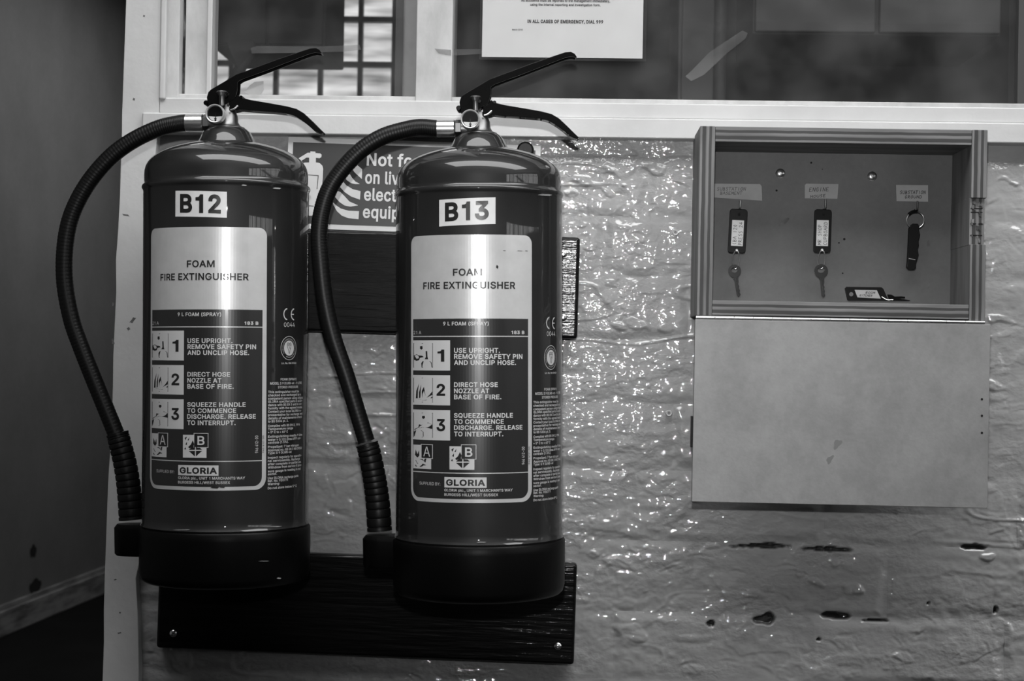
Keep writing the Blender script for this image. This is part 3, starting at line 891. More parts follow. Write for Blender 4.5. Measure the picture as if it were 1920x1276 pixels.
def height(x, z, owner):
    """how far the paint stands in front of the mortar plane (metres), and where the shade of a gap is coloured in"""
    x0, x1, z0, z1, row = owner
    h = np.zeros_like(x)
    wx = x + 0.009 * vnoise(x, z, 30, 11) + 0.004 * vnoise(x, z, 90, 14)
    wz = z + 0.007 * vnoise(x, z, 22, 12) + 0.003 * vnoise(x, z, 90, 13)
    dl = np.minimum(wx - x0 if x0 > WX0 + 1e-6 else 1 + 0 * x, x1 - wx if x1 < WX1 - 1e-6 else 1 + 0 * x)
    dz = np.minimum(wz - z0, z1 - wz)
    d = np.minimum(dl, dz)
    e = np.clip(d / 0.012, 0, 1)
    e = e * e * (3 - 2 * e)
    r = np.random.RandomState(int(abs(x0 * 1000)) + int(z0 * 977))
    off, tx, tz = r.uniform(-0.0006, 0.0012), r.uniform(-0.010, 0.010), r.uniform(-0.018, 0.018)
    if row == 0:
        off = tx = tz = 0
    cx, cz = (x0 + x1) / 2, (z0 + z1) / 2
    depth = 0.0009 + 0.0026 * np.clip(vnoise(x, z, 9, 15) + 0.1, 0, 1)
    h += e * (depth + off + tx * (x - cx) + tz * (z - cz))
    amp = 0.5 + np.clip(vnoise(x, z, 9, 20) * 2.2 + 0.3, 0, 1)
    h += amp * (0.0013 * vnoise(x, z * 1.5, 24, 1) + 0.0008 * vnoise(x, z * 1.6, 75, 2) + 0.0005 * vnoise(x, z * 1.3, 170, 3)
                + 0.0002 * vnoise(x, z, 360, 4))
    h += 0.004 * vnoise(x, z, 6, 5)
    # ridges: dragged paint and torn mortar
    rg = vnoise(x, z * 3.2, 14, 6)
    h += 0.0016 * np.clip(1 - np.abs(rg) * 16, 0, 1) * np.clip(vnoise(x, z, 8, 7) * 4, 0, 1)
    for (p, a, b) in lumps_w:
        s = a * 0.35
        xx = x + 0.012 * vnoise(x, z, 60, 8)
        zz = z + 0.009 * vnoise(x, z, 75, 18) + 0.15 * (x - p.x)
        q_ = ((xx - p.x) / a) ** 2 + ((zz - p.z) / b) ** 2
        h += 0.0019 * np.clip((1.05 - q_) * 2.2, 0, 1) * (0.75 + 0.9 * vnoise(x, z, 110, 28))
    # scarps: edges where paint and brick skin broke away and were painted over again
    for (sd, sc_, th, amp_) in ((31, 15, 0.08, 0.0006), (32, 26, 0.14, 0.0007), (33, 48, 0.2, 0.0006)):
        n_ = vnoise(x, z * 2.0, sc_, sd) + 0.35 * vnoise(x, z * 1.5, sc_ * 3.3, sd + 20) + 0.12 * vnoise(x, z, sc_ * 9, sd + 40)
        t_ = np.clip((n_ - th) / 0.035, 0, 1)
        h += amp_ * t_ * t_ * (3 - 2 * t_) * np.clip(vnoise(x, z, 5, sd + 60) * 3 + 0.5, 0.1, 1)
    for (gx_, gz_, ga, gb, gang, gd, gt) in gouges:
        if x0 - ga < gx_ < x1 + ga and z0 - ga < gz_ < z1 + ga:
            ca, sa = math.cos(gang), math.sin(gang)
            u_ = ((x - gx_) * ca + (z - gz_) * sa) / ga
            v_ = (-(x - gx_) * sa + (z - gz_) * ca) / gb + 0.7 * u_ * u_ * (1 if gt else -1)
            g_ = np.exp(-u_ * u_ - v_ * v_)
            h += gd * (v_ * g_ * 1.5 if gt else -g_)
    chip_or_shade = np.zeros_like(x)
    for (p, a, b) in joint_gaps_w:
        zz = z - p.z + 0.003 * vnoise(x, z, 60, 9)
        q_ = ((x - p.x) / a) ** 2 + (zz / (b * (0.75 + 1.5 * np.abs(vnoise(x, z * 0.2, 90, 10))))) ** 2
        c = np.clip((1.25 - q_) * 2.4, 0, 1)
        chip_or_shade = np.maximum(chip_or_shade, c)
    h -= 0.006 * chip_or_shade
    if row == 0:
        h *= 0.35
    return h, chip_or_shade


wall = empty('wall_front', (0, 0, 0))
wall['kind'] = 'structure'


def patch_grid(x0, x1, z0, z1, step):
    nx = max(2, int(math.ceil((x1 - x0) / step)) + 1)
    nz = max(2, int(math.ceil((z1 - z0) / step)) + 1)
    X, Z = np.meshgrid(np.linspace(x0, x1, nx), np.linspace(z0, z1, nz))
    return X, Z, nx, nz


def brick_mesh(cell, name):
    x0, x1, z0, z1, row = cell
    vis = z1 > 0.79 and x0 < 0.62
    X, Z, nx, nz = patch_grid(x0, x1, z0, z1, 0.0015 if vis else 0.012)
    h, chip_or_shade = height(X, Z, cell)
    # blend to the common joint level at the rim so that neighbours meet
    Y = -h
    n = nx * nz
    co = np.stack([X, Y, Z], -1).reshape(-1, 3)
    idx = np.arange(n).reshape(nz, nx)
    quads = np.stack([idx[:-1, :-1], idx[:-1, 1:], idx[1:, 1:], idx[1:, :-1]], -1).reshape(-1, 4).tolist()
    rim = list(idx[0, :]) + list(idx[1:, -1]) + list(idx[-1, -2::-1]) + list(idx[-2:0:-1, 0])
    rim = [int(r) for r in rim]
    front = co[rim].copy()
    back = co[rim].copy()
    back[:, 1] = 0.05
    co = np.concatenate([co, back, front])
    k = len(rim)
    for i in range(k):
        j = (i + 1) % k
        quads.append([n + k + j, n + k + i, n + i, n + j])
    me = bpy.data.meshes.new(name)
    me.from_pydata(co.tolist(), [], quads)
    me.polygons.foreach_set('use_smooth', [True] * len(quads))
    at_ = me.attributes.new('chip_or_shade', 'FLOAT', 'POINT')
    at_.data.foreach_set('value', np.concatenate([chip_or_shade.reshape(-1), np.zeros(2 * k)]))
    me.materials.append(M['brick'])
    me.update()
    o = bpy.data.objects.new(name, me)
    COL.objects.link(o)
    o.parent = wall
    return o


for c in cells:
    brick_mesh(c, 'brick' if c[4] > 0 else 'mortar_band')
# small things of the wall itself: screw plugs
for (px, py) in ((1266, 436), (1254, 774)):
    p = at(px, py, 0)
    e = MB()
    Mx = Matrix.Translation((p.x, -0.003, p.z)) @ Matrix.Rotation(PI / 2, 4, 'X')
    e.lathe([(0.0018, -0.004), (0.0018, 0.0022), (0.0032, 0.0026), (0.0038, 0.0015), (0.0038, -0.006)], 16, Mx)
    e.lathe([(0.0018, -0.004), (0.00001, -0.004)], 16, Mx, 1)
    e.build('wall_plug', [M['sticker'], M['black_hole']], wall, smooth=True)

# wall above and beside the window and body of the partition
struct('wall_partition', MB().box((WX1, -0.01, 0.0), (RX, 0.12, 3.0)).box((WX0, -0.01, 2.45), (WX1, 0.12, 3.0))
       .box((WX0, 0.05, 0.0), (WX1, 0.12, SILL_Z)), M['room'])

# ------------------------------------------------------------------ timber frame of the window
def px_prism(pts, Y0, Y1, mb=None, Yp=None):
    mb = mb or MB()
    Yp = Y0 if Yp is None else Yp
    poly = []
    for (a, b) in pts:
        p = at(a, b, Yp)
        poly.append((p.x, p.z))
    mb.prism(poly, Y0, Y1)
    return mb


ZT = 2.45        # top of the window
zr_top = at(960, 190, -0.018).z
zr_mid = at(960, 219, -0.022).z
zr_bot = at(960, 257, -0.022).z
xpost_r = at(300, 100, -0.018).x
# left post leans a little, runs to the floor
p0, p1 = at(236, 0, -0.018), at(190, 1276, -0.018)
sl = (p0.x - p1.x) / (p0.z - p1.z)
pr0, pr1 = at(291, 262, -0.018), at(257, 1276, -0.018)
sr = (pr0.x - pr1.x) / (pr0.z - pr1.z)
xl = lambda z: p1.x + sl * (z - p1.z)
xr = lambda z: pr1.x + sr * (z - pr1.z)
post = []
zs = np.linspace(0, zr_bot, 40)
L = [(xl(z) + 0.0012 * random.uniform(-1, 1), z) for z in zs] + [(xl(zr_bot + 0.02 * k), zr_bot + 0.02 * k) for k in range(1, 50)]
Rr = [(xr(z) + 0.0022 * random.uniform(-1, 1) - (0.004 if random.random() < 0.12 else 0), z) for z in zs]
Rr += [(xpost_r, zr_bot + 0.001), (xpost_r, L[-1][1])]
struct('trim_1', MB().prism(L + Rr[::-1], -0.018, 0.118), M['frame'], bevel=0.0015)
for (px, py, a_, b_, g_) in ((251, 186, 2.2, 2.6, 0), (270, 30, 2, 2, 0), (236, 403, 7, 1.6, -0.2), (249, 600, 3, 7, -0.7), (241, 616, 3, 3, 0), (212, 640, 2.4, 6, 0.2),
                         (212, 570, 1.6, 4, 0), (225, 1148, 2, 1.6, 0), (216, 1086, 3, 1.2, 0.3), (224, 1186, 4, 1.4, 0.2)):
    p_ = at(px, py, -0.0181)
    v_ = []
    for k in range(12):
        t_ = 2 * PI * k / 12
        r_ = 1 + 0.3 * math.sin(2.1 * k + px)
        u_, w_ = a_ / 1620 * r_ * math.cos(t_), b_ / 1620 * r_ * math.sin(t_)
        v_.append((p_.x + u_ * math.cos(g_) - w_ * math.sin(g_), -0.01815, p_.z + u_ * math.sin(g_) + w_ * math.cos(g_)))
    MB().add(v_, [tuple(range(12))]).build('paint_chip', M['stain'], bpy.data.objects['trim_1'])
# bottom rail: two steps and a small bead along the glass
WR = WX1
struct('trim_2', MB().box((xpost_r, -0.018, zr_mid), (WR, 0.05, zr_top)), M['frame'], bevel=0.002)
x_low = at(266, 235, -0.024).x
struct('trim_3', MB().box((x_low, -0.0245, zr_bot), (WR, 0.05, zr_mid)), M['frame'], bevel=0.002)
zg = at(960, 184, -0.004).z
struct('trim_4', MB().prism([(0, 0)] * 0 or [(at(330, 184, 0).x - .01, zr_top), (WR, zr_top), (WR, zg), (at(330, 184, 0).x - .01, zg)], -0.009, 0.03),
       M['frame_old'], bevel=0.0012)
# left jamb of the opening: moulding, dirty gap, inner board, bright edge
def vpiece(name, xa, xb, Ya, Yb, m, z0=None, z1=ZT, lean=0.0, **k):
    a, b = at(xa, 100, Ya).x, at(xb, 100, Ya).x
    z0 = zr_top - 0.003 if z0 is None else z0
    return struct(name, MB().prism([(a, z0), (b, z0), (b + lean, z1), (a + lean, z1)], Ya, Yb), m, **k)


vpiece('trim_5', 299, 311, -0.022, 0.03, M['frame'], bevel=0.0025)
vpiece('trim_6', 310, 336, -0.012, 0.03, M['frame_old'], bevel=0.0015)
vpiece('trim_7', 335, 350, 0.006, 0.03, M['dirty'])
vpiece('trim_8', 347, 388, 0.002, 0.03, M['frame_old'], bevel=0.001)
vpiece('trim_9', 387, 397, -0.004, 0.03, M['frame'], bevel=0.0015)
# mullion between both panes
vpiece('trim_10', 780, 848, -0.014, 0.06, M['frame_old'], bevel=0.0012)
vpiece('trim_11', 755, 785, 0.014, 0.06, M['stile'], bevel=0.001)
vpiece('trim_12', 741, 757, 0.020, 0.06, M['office_dark'])  # dark colour stands for the deeper shade of the recess
# right stile and head
vpiece('trim_13', 1909, 1990, -0.002, 0.04, M['office_dark'])
struct('trim_14', MB().box((xpost_r, -0.018, ZT - 0.05), (WR, 0.05, ZT)), M['frame'], bevel=0.002)

for k, (a, b) in enumerate(((394, 758), (846, 1912))):
    x0, x1 = at(a, 100, 0.012).x, at(b, 100, 0.012).x
    wn = empty('window_%d' % (k + 1), (x0, 0.010, zr_top))
    wn['kind'] = 'structure'
    MB().box((0, 0, -0.004), (x1 - x0, 0.004, ZT - zr_top)).build('glass_pane', M['glass'], wn)

# ------------------------------------------------------------------ the office seen through the glass
ox0, ox1 = WX0 + 0.02, 3.2
struct('wall_office', MB().box((-1.27, 3.2, 0), (ox1, 3.3, 2.8))
       .box((ox1, 0.13, 0), (ox1 + 0.1, 3.3, 2.8)).box((-1.3, 0.13, 2.8), (ox1 + 0.1, 3.3, 2.9))
       .add([(ox0, 0.12, 0), (-1.2, 3.2, 0), (-1.27, 3.2, 0), (ox0 - 0.06, 0.12, 0), (ox0, 0.12, 2.8), (-1.2, 3.2, 2.8), (-1.27, 3.2, 2.8), (ox0 - 0.06, 0.12, 2.8)],
            [(0, 1, 2, 3), (7, 6, 5, 4), (0, 4, 5, 1), (1, 5, 6, 2), (2, 6, 7, 3), (3, 7, 4, 0)]), M['office'])
# glowing window added behind the glass, standing in for a reflection in it
YW = 3.12
wf = empty('window_4', (at(390, 100, YW).x, YW, at(600, 178, YW).z))
wf['kind'] = 'structure'
o = wf.location


def rel(px, py, Y=YW):
    p = at(px, py, Y)
    return p.x - o[0], p.z - o[2]


bars_v = [398, 438, 521, 604, 678, 741]
rows = [-60, 38, 122, 206, 290]
q = MB()
for bx in bars_v:
    a = rel(bx, 60)[0]
    q.box((a - 0.007, -0.03, rel(600, 300)[1]), (a + 0.007, 0.02, rel(600, -70)[1]))
for by in rows:
    z = rel(600, by)[1]
    q.box((rel(390, 60)[0], -0.028, z - 0.008), (rel(745, 60)[0], 0.018, z + 0.008))
q.build('glazing_bars', M['office_dark'], wf)
for i in range(len(bars_v) - 1):
    for j in range(len(rows) - 1):
        a, b = rel(bars_v[i], 60)[0], rel(bars_v[i + 1], 60)[0]
        z1, z0 = rel(600, rows[j])[1], rel(600, rows[j + 1])[1]
        MB().box((a + .005, 0, z0 + .005), (b - .005, 0.01, z1 - .005)).build('pane', M['reflection_glow'], wf)
# cupboard added to shape the dark upper left of that reflection
Yc = 1.5
a, b = at(392, 60, Yc), at(607, 86, Yc)
cb = empty('added_cupboard', (a.x, Yc, b.z))
tag(cb, 'dark cupboard added behind the left pane for the dark part of a reflection', 'cupboard')
W_, H_ = b.x - a.x, 0.55
MB().box((0, 0.02, 0), (W_, 0.3, H_)).build('carcass', M['office_dark'], cb, bevel=0.004)
for s in (0, 1):
    d = MB().box((s * W_ / 2 + 0.003, 0, 0.004), ((s + 1) * W_ / 2 - 0.003, 0.018, H_ - 0.004)).build('door', M['office_dark'], cb, bevel=0.002)
    MB().box((W_ / 2 + (s * 2 - 1) * 0.03 - 0.004, -0.015, 0.1), (W_ / 2 + (s * 2 - 1) * 0.03 + 0.004, 0.0, 0.2)).build('handle', M['key_dark'], d)
# swing arm lamp added for the slanting dark shape in that reflection
Yl = 1.3
_lp = at(425, 420, Yl)
e = empty('added_arm_lamp', (_lp.x, _lp.y, 0.0))
tag(e, 'dark swing arm lamp added behind the left pane for a slanting shape in a reflection', 'lamp')
rl = lambda px, py: at(px, py, Yl) - e.location
MB().lathe([(0.06, 0), (0.06, 0.012), (0.02, 0.02)], 24, cap0=True, cap1=True).build('base', M['office_dark'], e, smooth=True)
MB().tube([(0, 0, 0.015), rl(428, 170)], 0.008).build('lower_arm', M['office_dark'], e, smooth=True)
MB().tube([rl(428, 170), rl(470, 92)], 0.012).build('upper_arm', M['office_dark'], e, smooth=True)
dd = (rl(450, 92) - rl(480, 80)).normalized()
Mx = Matrix.Translation(rl(478, 84)) @ dd.to_track_quat('Z', 'Y').to_matrix().to_4x4()
MB().lathe([(0.012, 0), (0.02, 0.015), (0.035, 0.045)], 24, Mx, cap0=True).build('lamp_shade', M['office_dark'], e, smooth=True)

# furniture dimly seen through the right pane
Yf = 1.0
a, b = at(1270, 210, Yf), at(1346, 30, Yf)
e = empty('locker', (a.x, Yf, 0.0))
tag(e, 'narrow grey locker dimly seen behind the right pane, left of the dark cabinet', 'locker')
MB().box((0, 0.01, 0), (b.x - a.x, 0.3, 2.05)).build('carcass', M['office'], e, bevel=0.004)
MB().box((0.006, 0, 0.01), (b.x - a.x - 0.006, 0.012, 2.04)).build('door', M['office'], e, bevel=0.003)
Yf = 0.8
a, b = at(1412, 60, Yf), at(1880, 60, Yf)
e = empty('dark_cabinet', (a.x, Yf, a.z - 0.002))
tag(e, 'wide dark cabinet hanging behind the right pane', 'cabinet')
MB().box((0, 0.012, 0), (b.x - a.x, 0.3, 0.6)).build('carcass', M['office_dark'], e, bevel=0.004)
for s in range(2):
    MB().box((s * (b.x - a.x) / 2 + .003, 0, 0.003), ((s + 1) * (b.x - a.x) / 2 - .003, 0.012, 0.597)).build('door', M['office_dark'], e, bevel=0.003)
p = at(1348, 200, 0.9)
e = MB().tube([(0, 0, 0), (0, 0, 2.8)], 0.011).build('dark_pipe', M['office_dark'], None, smooth=True)
e.location = (p.x, 0.9, 0.0)
tag(e, 'dark vertical pipe seen behind the right pane beside the locker', 'pipe')

# ------------------------------------------------------------------ notice in a plastic pocket, taped on the glass
YN = -0.001
pn = at(903, 105, YN)
nt_ = empty('notice', (pn.x, 0.004, pn.z))
tag(nt_, 'white printed emergency notice in a clear pocket taped on the window', 'notice')
PW = at(1205, 106, YN).x - pn.x
PH = 0.297 * PW / 0.21
MB().box((0, 0, 0), (PW, 0.0006, PH)).build('sheet', M['paper'], nt_)
MB().box((-0.003, -0.0012, -0.0035), (PW + 0.004, -0.0008, PH + 0.004)).build('clear_pocket', M['plastic_film'], nt_)


def flat_text(mb, txt, x0, x1, y0, y1, org, Y, bold=0.0, mi=0, off=0.0):
    """x0,x1: left and right px, y0 top px, y1 baseline px of capitals, on the plane Y"""
    a, b = at(x0, y1, Y), at(x1, y0, Y)
    zc = at((x0 + x1) / 2, y1, Y).z
    zt = at((x0 + x1) / 2, y0, Y).z
    v, f = text_fit(txt, a.x - org[0], b.x - org[0], zc - org[2], zt - org[2], bold)
    mb.add([(p[0], off, p[1]) for p in v], f, mi)


q = MB()
og = nt_.location
flat_text(q, 'All accidents must be reported to the management immediately,', 977, 1144, 0 - 2, 3.5, og, 0.003, 0.035, off=-0.0003)
flat_text(q, 'using the internal reporting and investigation form.', 994, 1126, 6.5, 11, og, 0.003, 0.035, off=-0.0003)
flat_text(q, 'IN ALL CASES OF EMERGENCY, DIAL 999', 989, 1131, 37, 43.5, og, 0.003, 0.055, off=-0.0003)
flat_text(q, 'March 2010', 960, 980, 53.5, 57, og, 0.003, 0.02, off=-0.0003)
q.build('lettering', M['ink'], nt_)


def tape(pts, label, Y=0.0085, m='tape', th=0.0004):
    c = at(sum(p[0] for p in pts) / len(pts), sum(p[1] for p in pts) / len(pts), Y)
    mb = px_prism(pts, Y - th, Y)
    o_ = mb.build('tape_strip', M[m], None, loc=c)
    return tag(o_, label, 'tape')


tape([(1285, 143), (1296, 133), (1330, 98), (1392, 57), (1402, 62), (1398, 72), (1365, 98), (1320, 140), (1296, 152)],
     'old clear tape slanting across the right pane')
tape([(470, 90), (482, 86), (600, 87), (674, 84), (677, 93), (640, 97), (560, 99), (472, 100)], 'long clear tape strip on the left pane')
tape([(815, 91), (846, 93), (846, 104), (836, 103), (822, 100)], 'torn brown tape end on the mullion left of the notice', Y=-0.0145, m='tape')
tape([(848, 92), (903, 92), (903, 101), (848, 104)], 'clear tape strip joining the notice to the mullion', Y=0.0085)
tape([(458, 172), (468, 160), (478, 153), (494, 152), (495, 168), (490, 176), (470, 179)], 'torn paper scrap stuck at the foot of the left pane',
     m='paper_old')

# ------------------------------------------------------------------ wooden backing boards
def board(name, c, label, screws, Y0=-0.024, thick=0.018):
    """c: four corner pixels TL TR BR BL"""
    P = [at(a, b, Y0) for a, b in c]
    ctr = sum(P, Vector()) / 4
    ang = math.atan2(P[1].z - P[0].z + P[2].z - P[3].z, P[1].x - P[0].x + P[2].x - P[3].x)
    Wd = ((P[1] - P[0]).length + (P[2] - P[3]).length) / 2
    Hd = ((P[0] - P[3]).length + (P[1] - P[2]).length) / 2
    e_ = empty(name, (ctr.x, Y0, ctr.z), (0, -ang, 0))
    tag(e_, label, 'board')
    MB().box((-Wd / 2, 0, -Hd / 2), (Wd / 2, thick, Hd / 2)).build('plank', M['board'], e_, bevel=0.004, bseg=3)
    for (sx, sy) in screws:
        p_ = at(sx, sy, Y0)
        v = Matrix.Rotation(ang, 4, 'Y') @ Vector((p_.x - ctr.x, 0, p_.z - ctr.z))
        Mx = Matrix.Translation((v.x, -0.0005, v.z)) @ Matrix.Rotation(PI / 2, 4, 'X')
        s = MB()
        s.lathe([(0.0042, -0.001), (0.0042, 0.0004), (0.003, 0.0014), (0.0014, 0.0017), (0.0012, 0.0006), (0.00001, 0.0006)], 20, Mx)
        s.build('screw', M['chrome'], e_, smooth=True)
    return e_


board('mounting_board', [(298, 1036 - 8), (1081, 1055), (1077, 1248), (293, 1213)],
      'dark stained lower board on the wall behind the bases of both extinguishers', [(325, 1187), (1046, 1211)])
board('mounting_board', [(300, 424), (1087, 444), (1083, 636), (296, 612)],
      'dark stained upper board on the wall behind the middle of both extinguishers', [(1056, 476), (1056, 595)])

# ------------------------------------------------------------------ green and white extinguisher sign
YS = -0.014
sc_ = [(540, 256), (1014, 273), (1010, 444), (532, 427)]
P = [at(a, b, YS) for a, b in sc_]
ctr = sum(P, Vector()) / 4
ang = math.atan2(P[1].z - P[0].z + P[2].z - P[3].z, P[1].x - P[0].x + P[2].x - P[3].x)
SW, SH = (P[1] - P[0]).length, (P[0] - P[3]).length
sg = empty('safety_sign', (ctr.x, YS, ctr.z), (0, -ang, 0))
tag(sg, 'rectangular dark safety sign with white border fixed behind the extinguishers', 'sign')
MB().box((-SW / 2, 0, -SH / 2), (SW / 2, 0.003, SH / 2)).build('plate', M['sign_white'], sg, bevel=0.0006)


def s_loc(px, py):
    p_ = at(px, py, YS)
    v = Matrix.Rotation(ang, 4, 'Y') @ Vector((p_.x - ctr.x, 0, p_.z - ctr.z))
    return v.x, v.z


bd = 0.0062
MB().box((-SW / 2 + bd, -0.0003, -SH / 2 + bd), (SW / 2 - bd, 0.001, SH / 2 - bd)).build('printed_field', M['sign_dark'], sg)
# zoomed picture: 6.381 px per px, from (530, 250)
Z6 = lambda a, b: s_loc(530 + a / 6.381, 250 + b / 6.381)
sym = [[(180, 305), (300, 232), (333, 232), (333, 215), (392, 218), (392, 235), (450, 240), (467, 256), (462, 285), (440, 298), (398, 292), (398, 348),
        (440, 352), (475, 385), (485, 420), (480, 540), (440, 985), (308, 985), (170, 985), (180, 420), (215, 365), (260, 350), (318, 348), (318, 290), (285, 290), (215, 335)]]
q = MB()
for s in sym:
    q.prism([Z6(*p) for p in s], -0.0007, 0.0)
q.build('extinguisher_symbol', M['sign_white'], sg)
q = MB()
q.prism([Z6(*p) for p in [(296, 492), (432, 500), (416, 668), (408, 668), (422, 506), (296, 499)]], -0.001, -0.0006)
q.prism([Z6(*p) for p in [(306, 862), (374, 866), (374, 873), (306, 869)]], -0.001, -0.0006)
q.build('symbol_outline', M['sign_dark'], sg)


def stripe(a_top, a_bot):
    return a_top + a_bot[::-1]


fl_ = [stripe([(858, 340), (900, 385), (952, 430)], [(810, 395), (865, 470), (948, 546)]),
       stripe([(788, 435), (800, 480), (830, 530), (870, 575), (920, 602)], [(735, 520), (775, 565), (820, 595), (870, 606), (920, 606)]),
       stripe([(708, 558), (760, 620), (840, 668), (932, 690)], [(670, 622), (740, 700), (820, 755), (925, 792)]),
       stripe([(645, 685), (690, 700), (740, 750), (800, 815), (900, 858)], [(618, 750), (680, 820), (740, 862), (810, 876), (900, 862)]),
       stripe([(600, 820), (640, 860), (700, 900), (790, 925), (914, 930)], [(610, 860), (650, 930), (710, 985), (790, 1015), (908, 1025)])]
q = MB()
for s in fl_:
    q.prism([Z6(*p) for p in s], -0.0007, 0.0)
q.build('flame_stripes', M['sign_white'], sg)
q = MB()


def sign_line(txt, x0, x1, ytop, ybase, bold=0.03):
    a_, b_ = Z6(x0, ybase), Z6(x1, ybase)
    h_ = (ybase - ytop) / 6.381 / 1606 * 0.995
    v, f = text_fit(txt, a_[0], b_[0], a_[1], a_[1] + h_, bold, 3)
    q.add([(p_[0], -0.0006, p_[1] - (p_[0] - a_[0]) * 0.004) for p_ in v], f)


sign_line('Not for use', 1005, 2010, 232, 385)
sign_line('on live', 985, 1480, 447, 600)
sign_line('electrical', 972, 1700, 650, 803)
sign_line('equipment', 958, 1800, 860, 1010)
q.build('lettering', M['sign_white'], sg)

# black rubber grommet on the wall beside the right hand extinguisher
p = at(985, 281, -0.02)
g = MB().lathe([(0.0001, 0.016), (0.0075, 0.016), (0.0098, 0.013), (0.0102, 0.0)], 28,
               Matrix.Rotation(PI / 2, 4, 'X')).build('rubber_stopper', M['rubber'], None, smooth=True)
g.location = (p.x, -0.006, p.z)
tag(g, 'round black rubber stopper on the wall over the shoulder of the B13 extinguisher', 'stopper')

# ------------------------------------------------------------------ fire extinguishers
R12 = 0.0896
S12 = FPX / 1.80
ZC = (1085 - 660) / S12
VIEW = math.radians(11.9)


def lab(px, py):
    s_ = max(-0.999, min(0.999, (px - 421.5) / 154.5))
    ph = math.asin(s_)
    return R12 * (ph + VIEW), ZC + (660 - py) * (1.80 - R12 * math.cos(ph)) / FPX


def wrap(u, v, off):
    t_ = u / R12
    r_ = R12 + off
    return (r_ * math.sin(t_), -r_ * math.cos(t_), v)


class Cyl(MB):
    def rect(s, x0, x1, y0, y1, off, mi=0, rt=0.0, rb=0.0, n=None, tilt=0.0):
        """rectangle in photo px (y0 top), rounded by rt at the top and rb at the bottom (metres)"""
        ym, xm = (y0 + y1) / 2, (x0 + x1) / 2
        u0, u1 = lab(x0, ym)[0], lab(x1, ym)[0]
        vt, vb = lab(xm, y0)[1], lab(xm, y1)[1]
        n = n or max(2, int((u1 - u0) / 0.003))
        us = [u0 + (u1 - u0) * k / n for k in range(n + 1)]
        if rt or rb:
            rr = max(rt, rb)
            us = sorted(set(us + [u0 + rr * (1 - math.cos(a * PI / 16)) for a in range(9)] +
                            [u1 - rr * (1 - math.cos(a * PI / 16)) for a in range(9)]))
        v, f = [], []
        for u in us:
            d = min(u - u0, u1 - u)
            a = vt - (rt - math.sqrt(max(0, rt * rt - (rt - d) ** 2)) if d < rt else 0)
            b = vb + (rb - math.sqrt(max(0, rb * rb - (rb - d) ** 2)) if d < rb else 0)
            tl = tilt * (u - (u0 + u1) / 2)
            v += [wrap(u, b + tl, off), wrap(u, a + tl, off)]
        for k in range(len(us) - 1):
            f.append((2 * k, 2 * k + 2, 2 * k + 3, 2 * k + 1))
        s.add(v, f, mi)

    def poly(s, pts, off, mi=0):
        v = [wrap(*lab(a, b), off) for a, b in pts]
        n = len(pts)
        # order so that the face looks outward
        a = sum(pts[i][0] * pts[(i + 1) % n][1] - pts[(i + 1) % n][0] * pts[i][1] for i in range(n))
        f = tuple(range(n)) if a < 0 else tuple(range(n - 1, -1, -1))
        s.add(v, [f], mi)

    def text(s, t, x0, x1, y0, y1, bold=0.02, off=0.0004, mi=0, res=2, tilt=0.0):
        u0, u1 = lab(x0, (y0 + y1) / 2)[0], lab(x1, (y0 + y1) / 2)[0]
        xm = (x0 + x1) / 2
        vt, vb = lab(xm, y0)[1], lab(xm, y1)[1]
        v, f = text_fit(t, u0, u1, vb, vt, bold, res)
        s.add([wrap(a, b + tilt * (a - u0), off) for a, b in v], f, mi)

    def vtext(s, t, x0, x1, y0, y1, bold=0.01, off=0.0004, mi=0):
        """reads upward"""
        ua, ub = lab(x0, y0)[0], lab(x1, y0)[0]
        vt, vb = lab(x0, y0)[1], lab(x0, y1)[1]
        v, f = text_fit(t, 0, 1, 0, 1, bold)
        s.add([wrap(ub - b * (ub - ua), vb + a * (vt - vb), off) for a, b in v], f, mi)

    def ring(s, cx, cy, rx, ry, w, off, mi=0, n=40):
        u, v0 = lab(cx, cy)
        dv = ry / 1800
        v, f = [], []
        for k in range(n):
            a = 2 * PI * k / n
            for q_ in (1.0, 1.0 - w / ry):
                v.append(wrap(u + dv * q_ * math.cos(a), v0 + dv * q_ * math.sin(a), off))
        for k in range(n):
            k2 = (k + 1) % n
            f.append((2 * k, 2 * k2, 2 * k2 + 1, 2 * k + 1))
        s.add(v, f, mi)


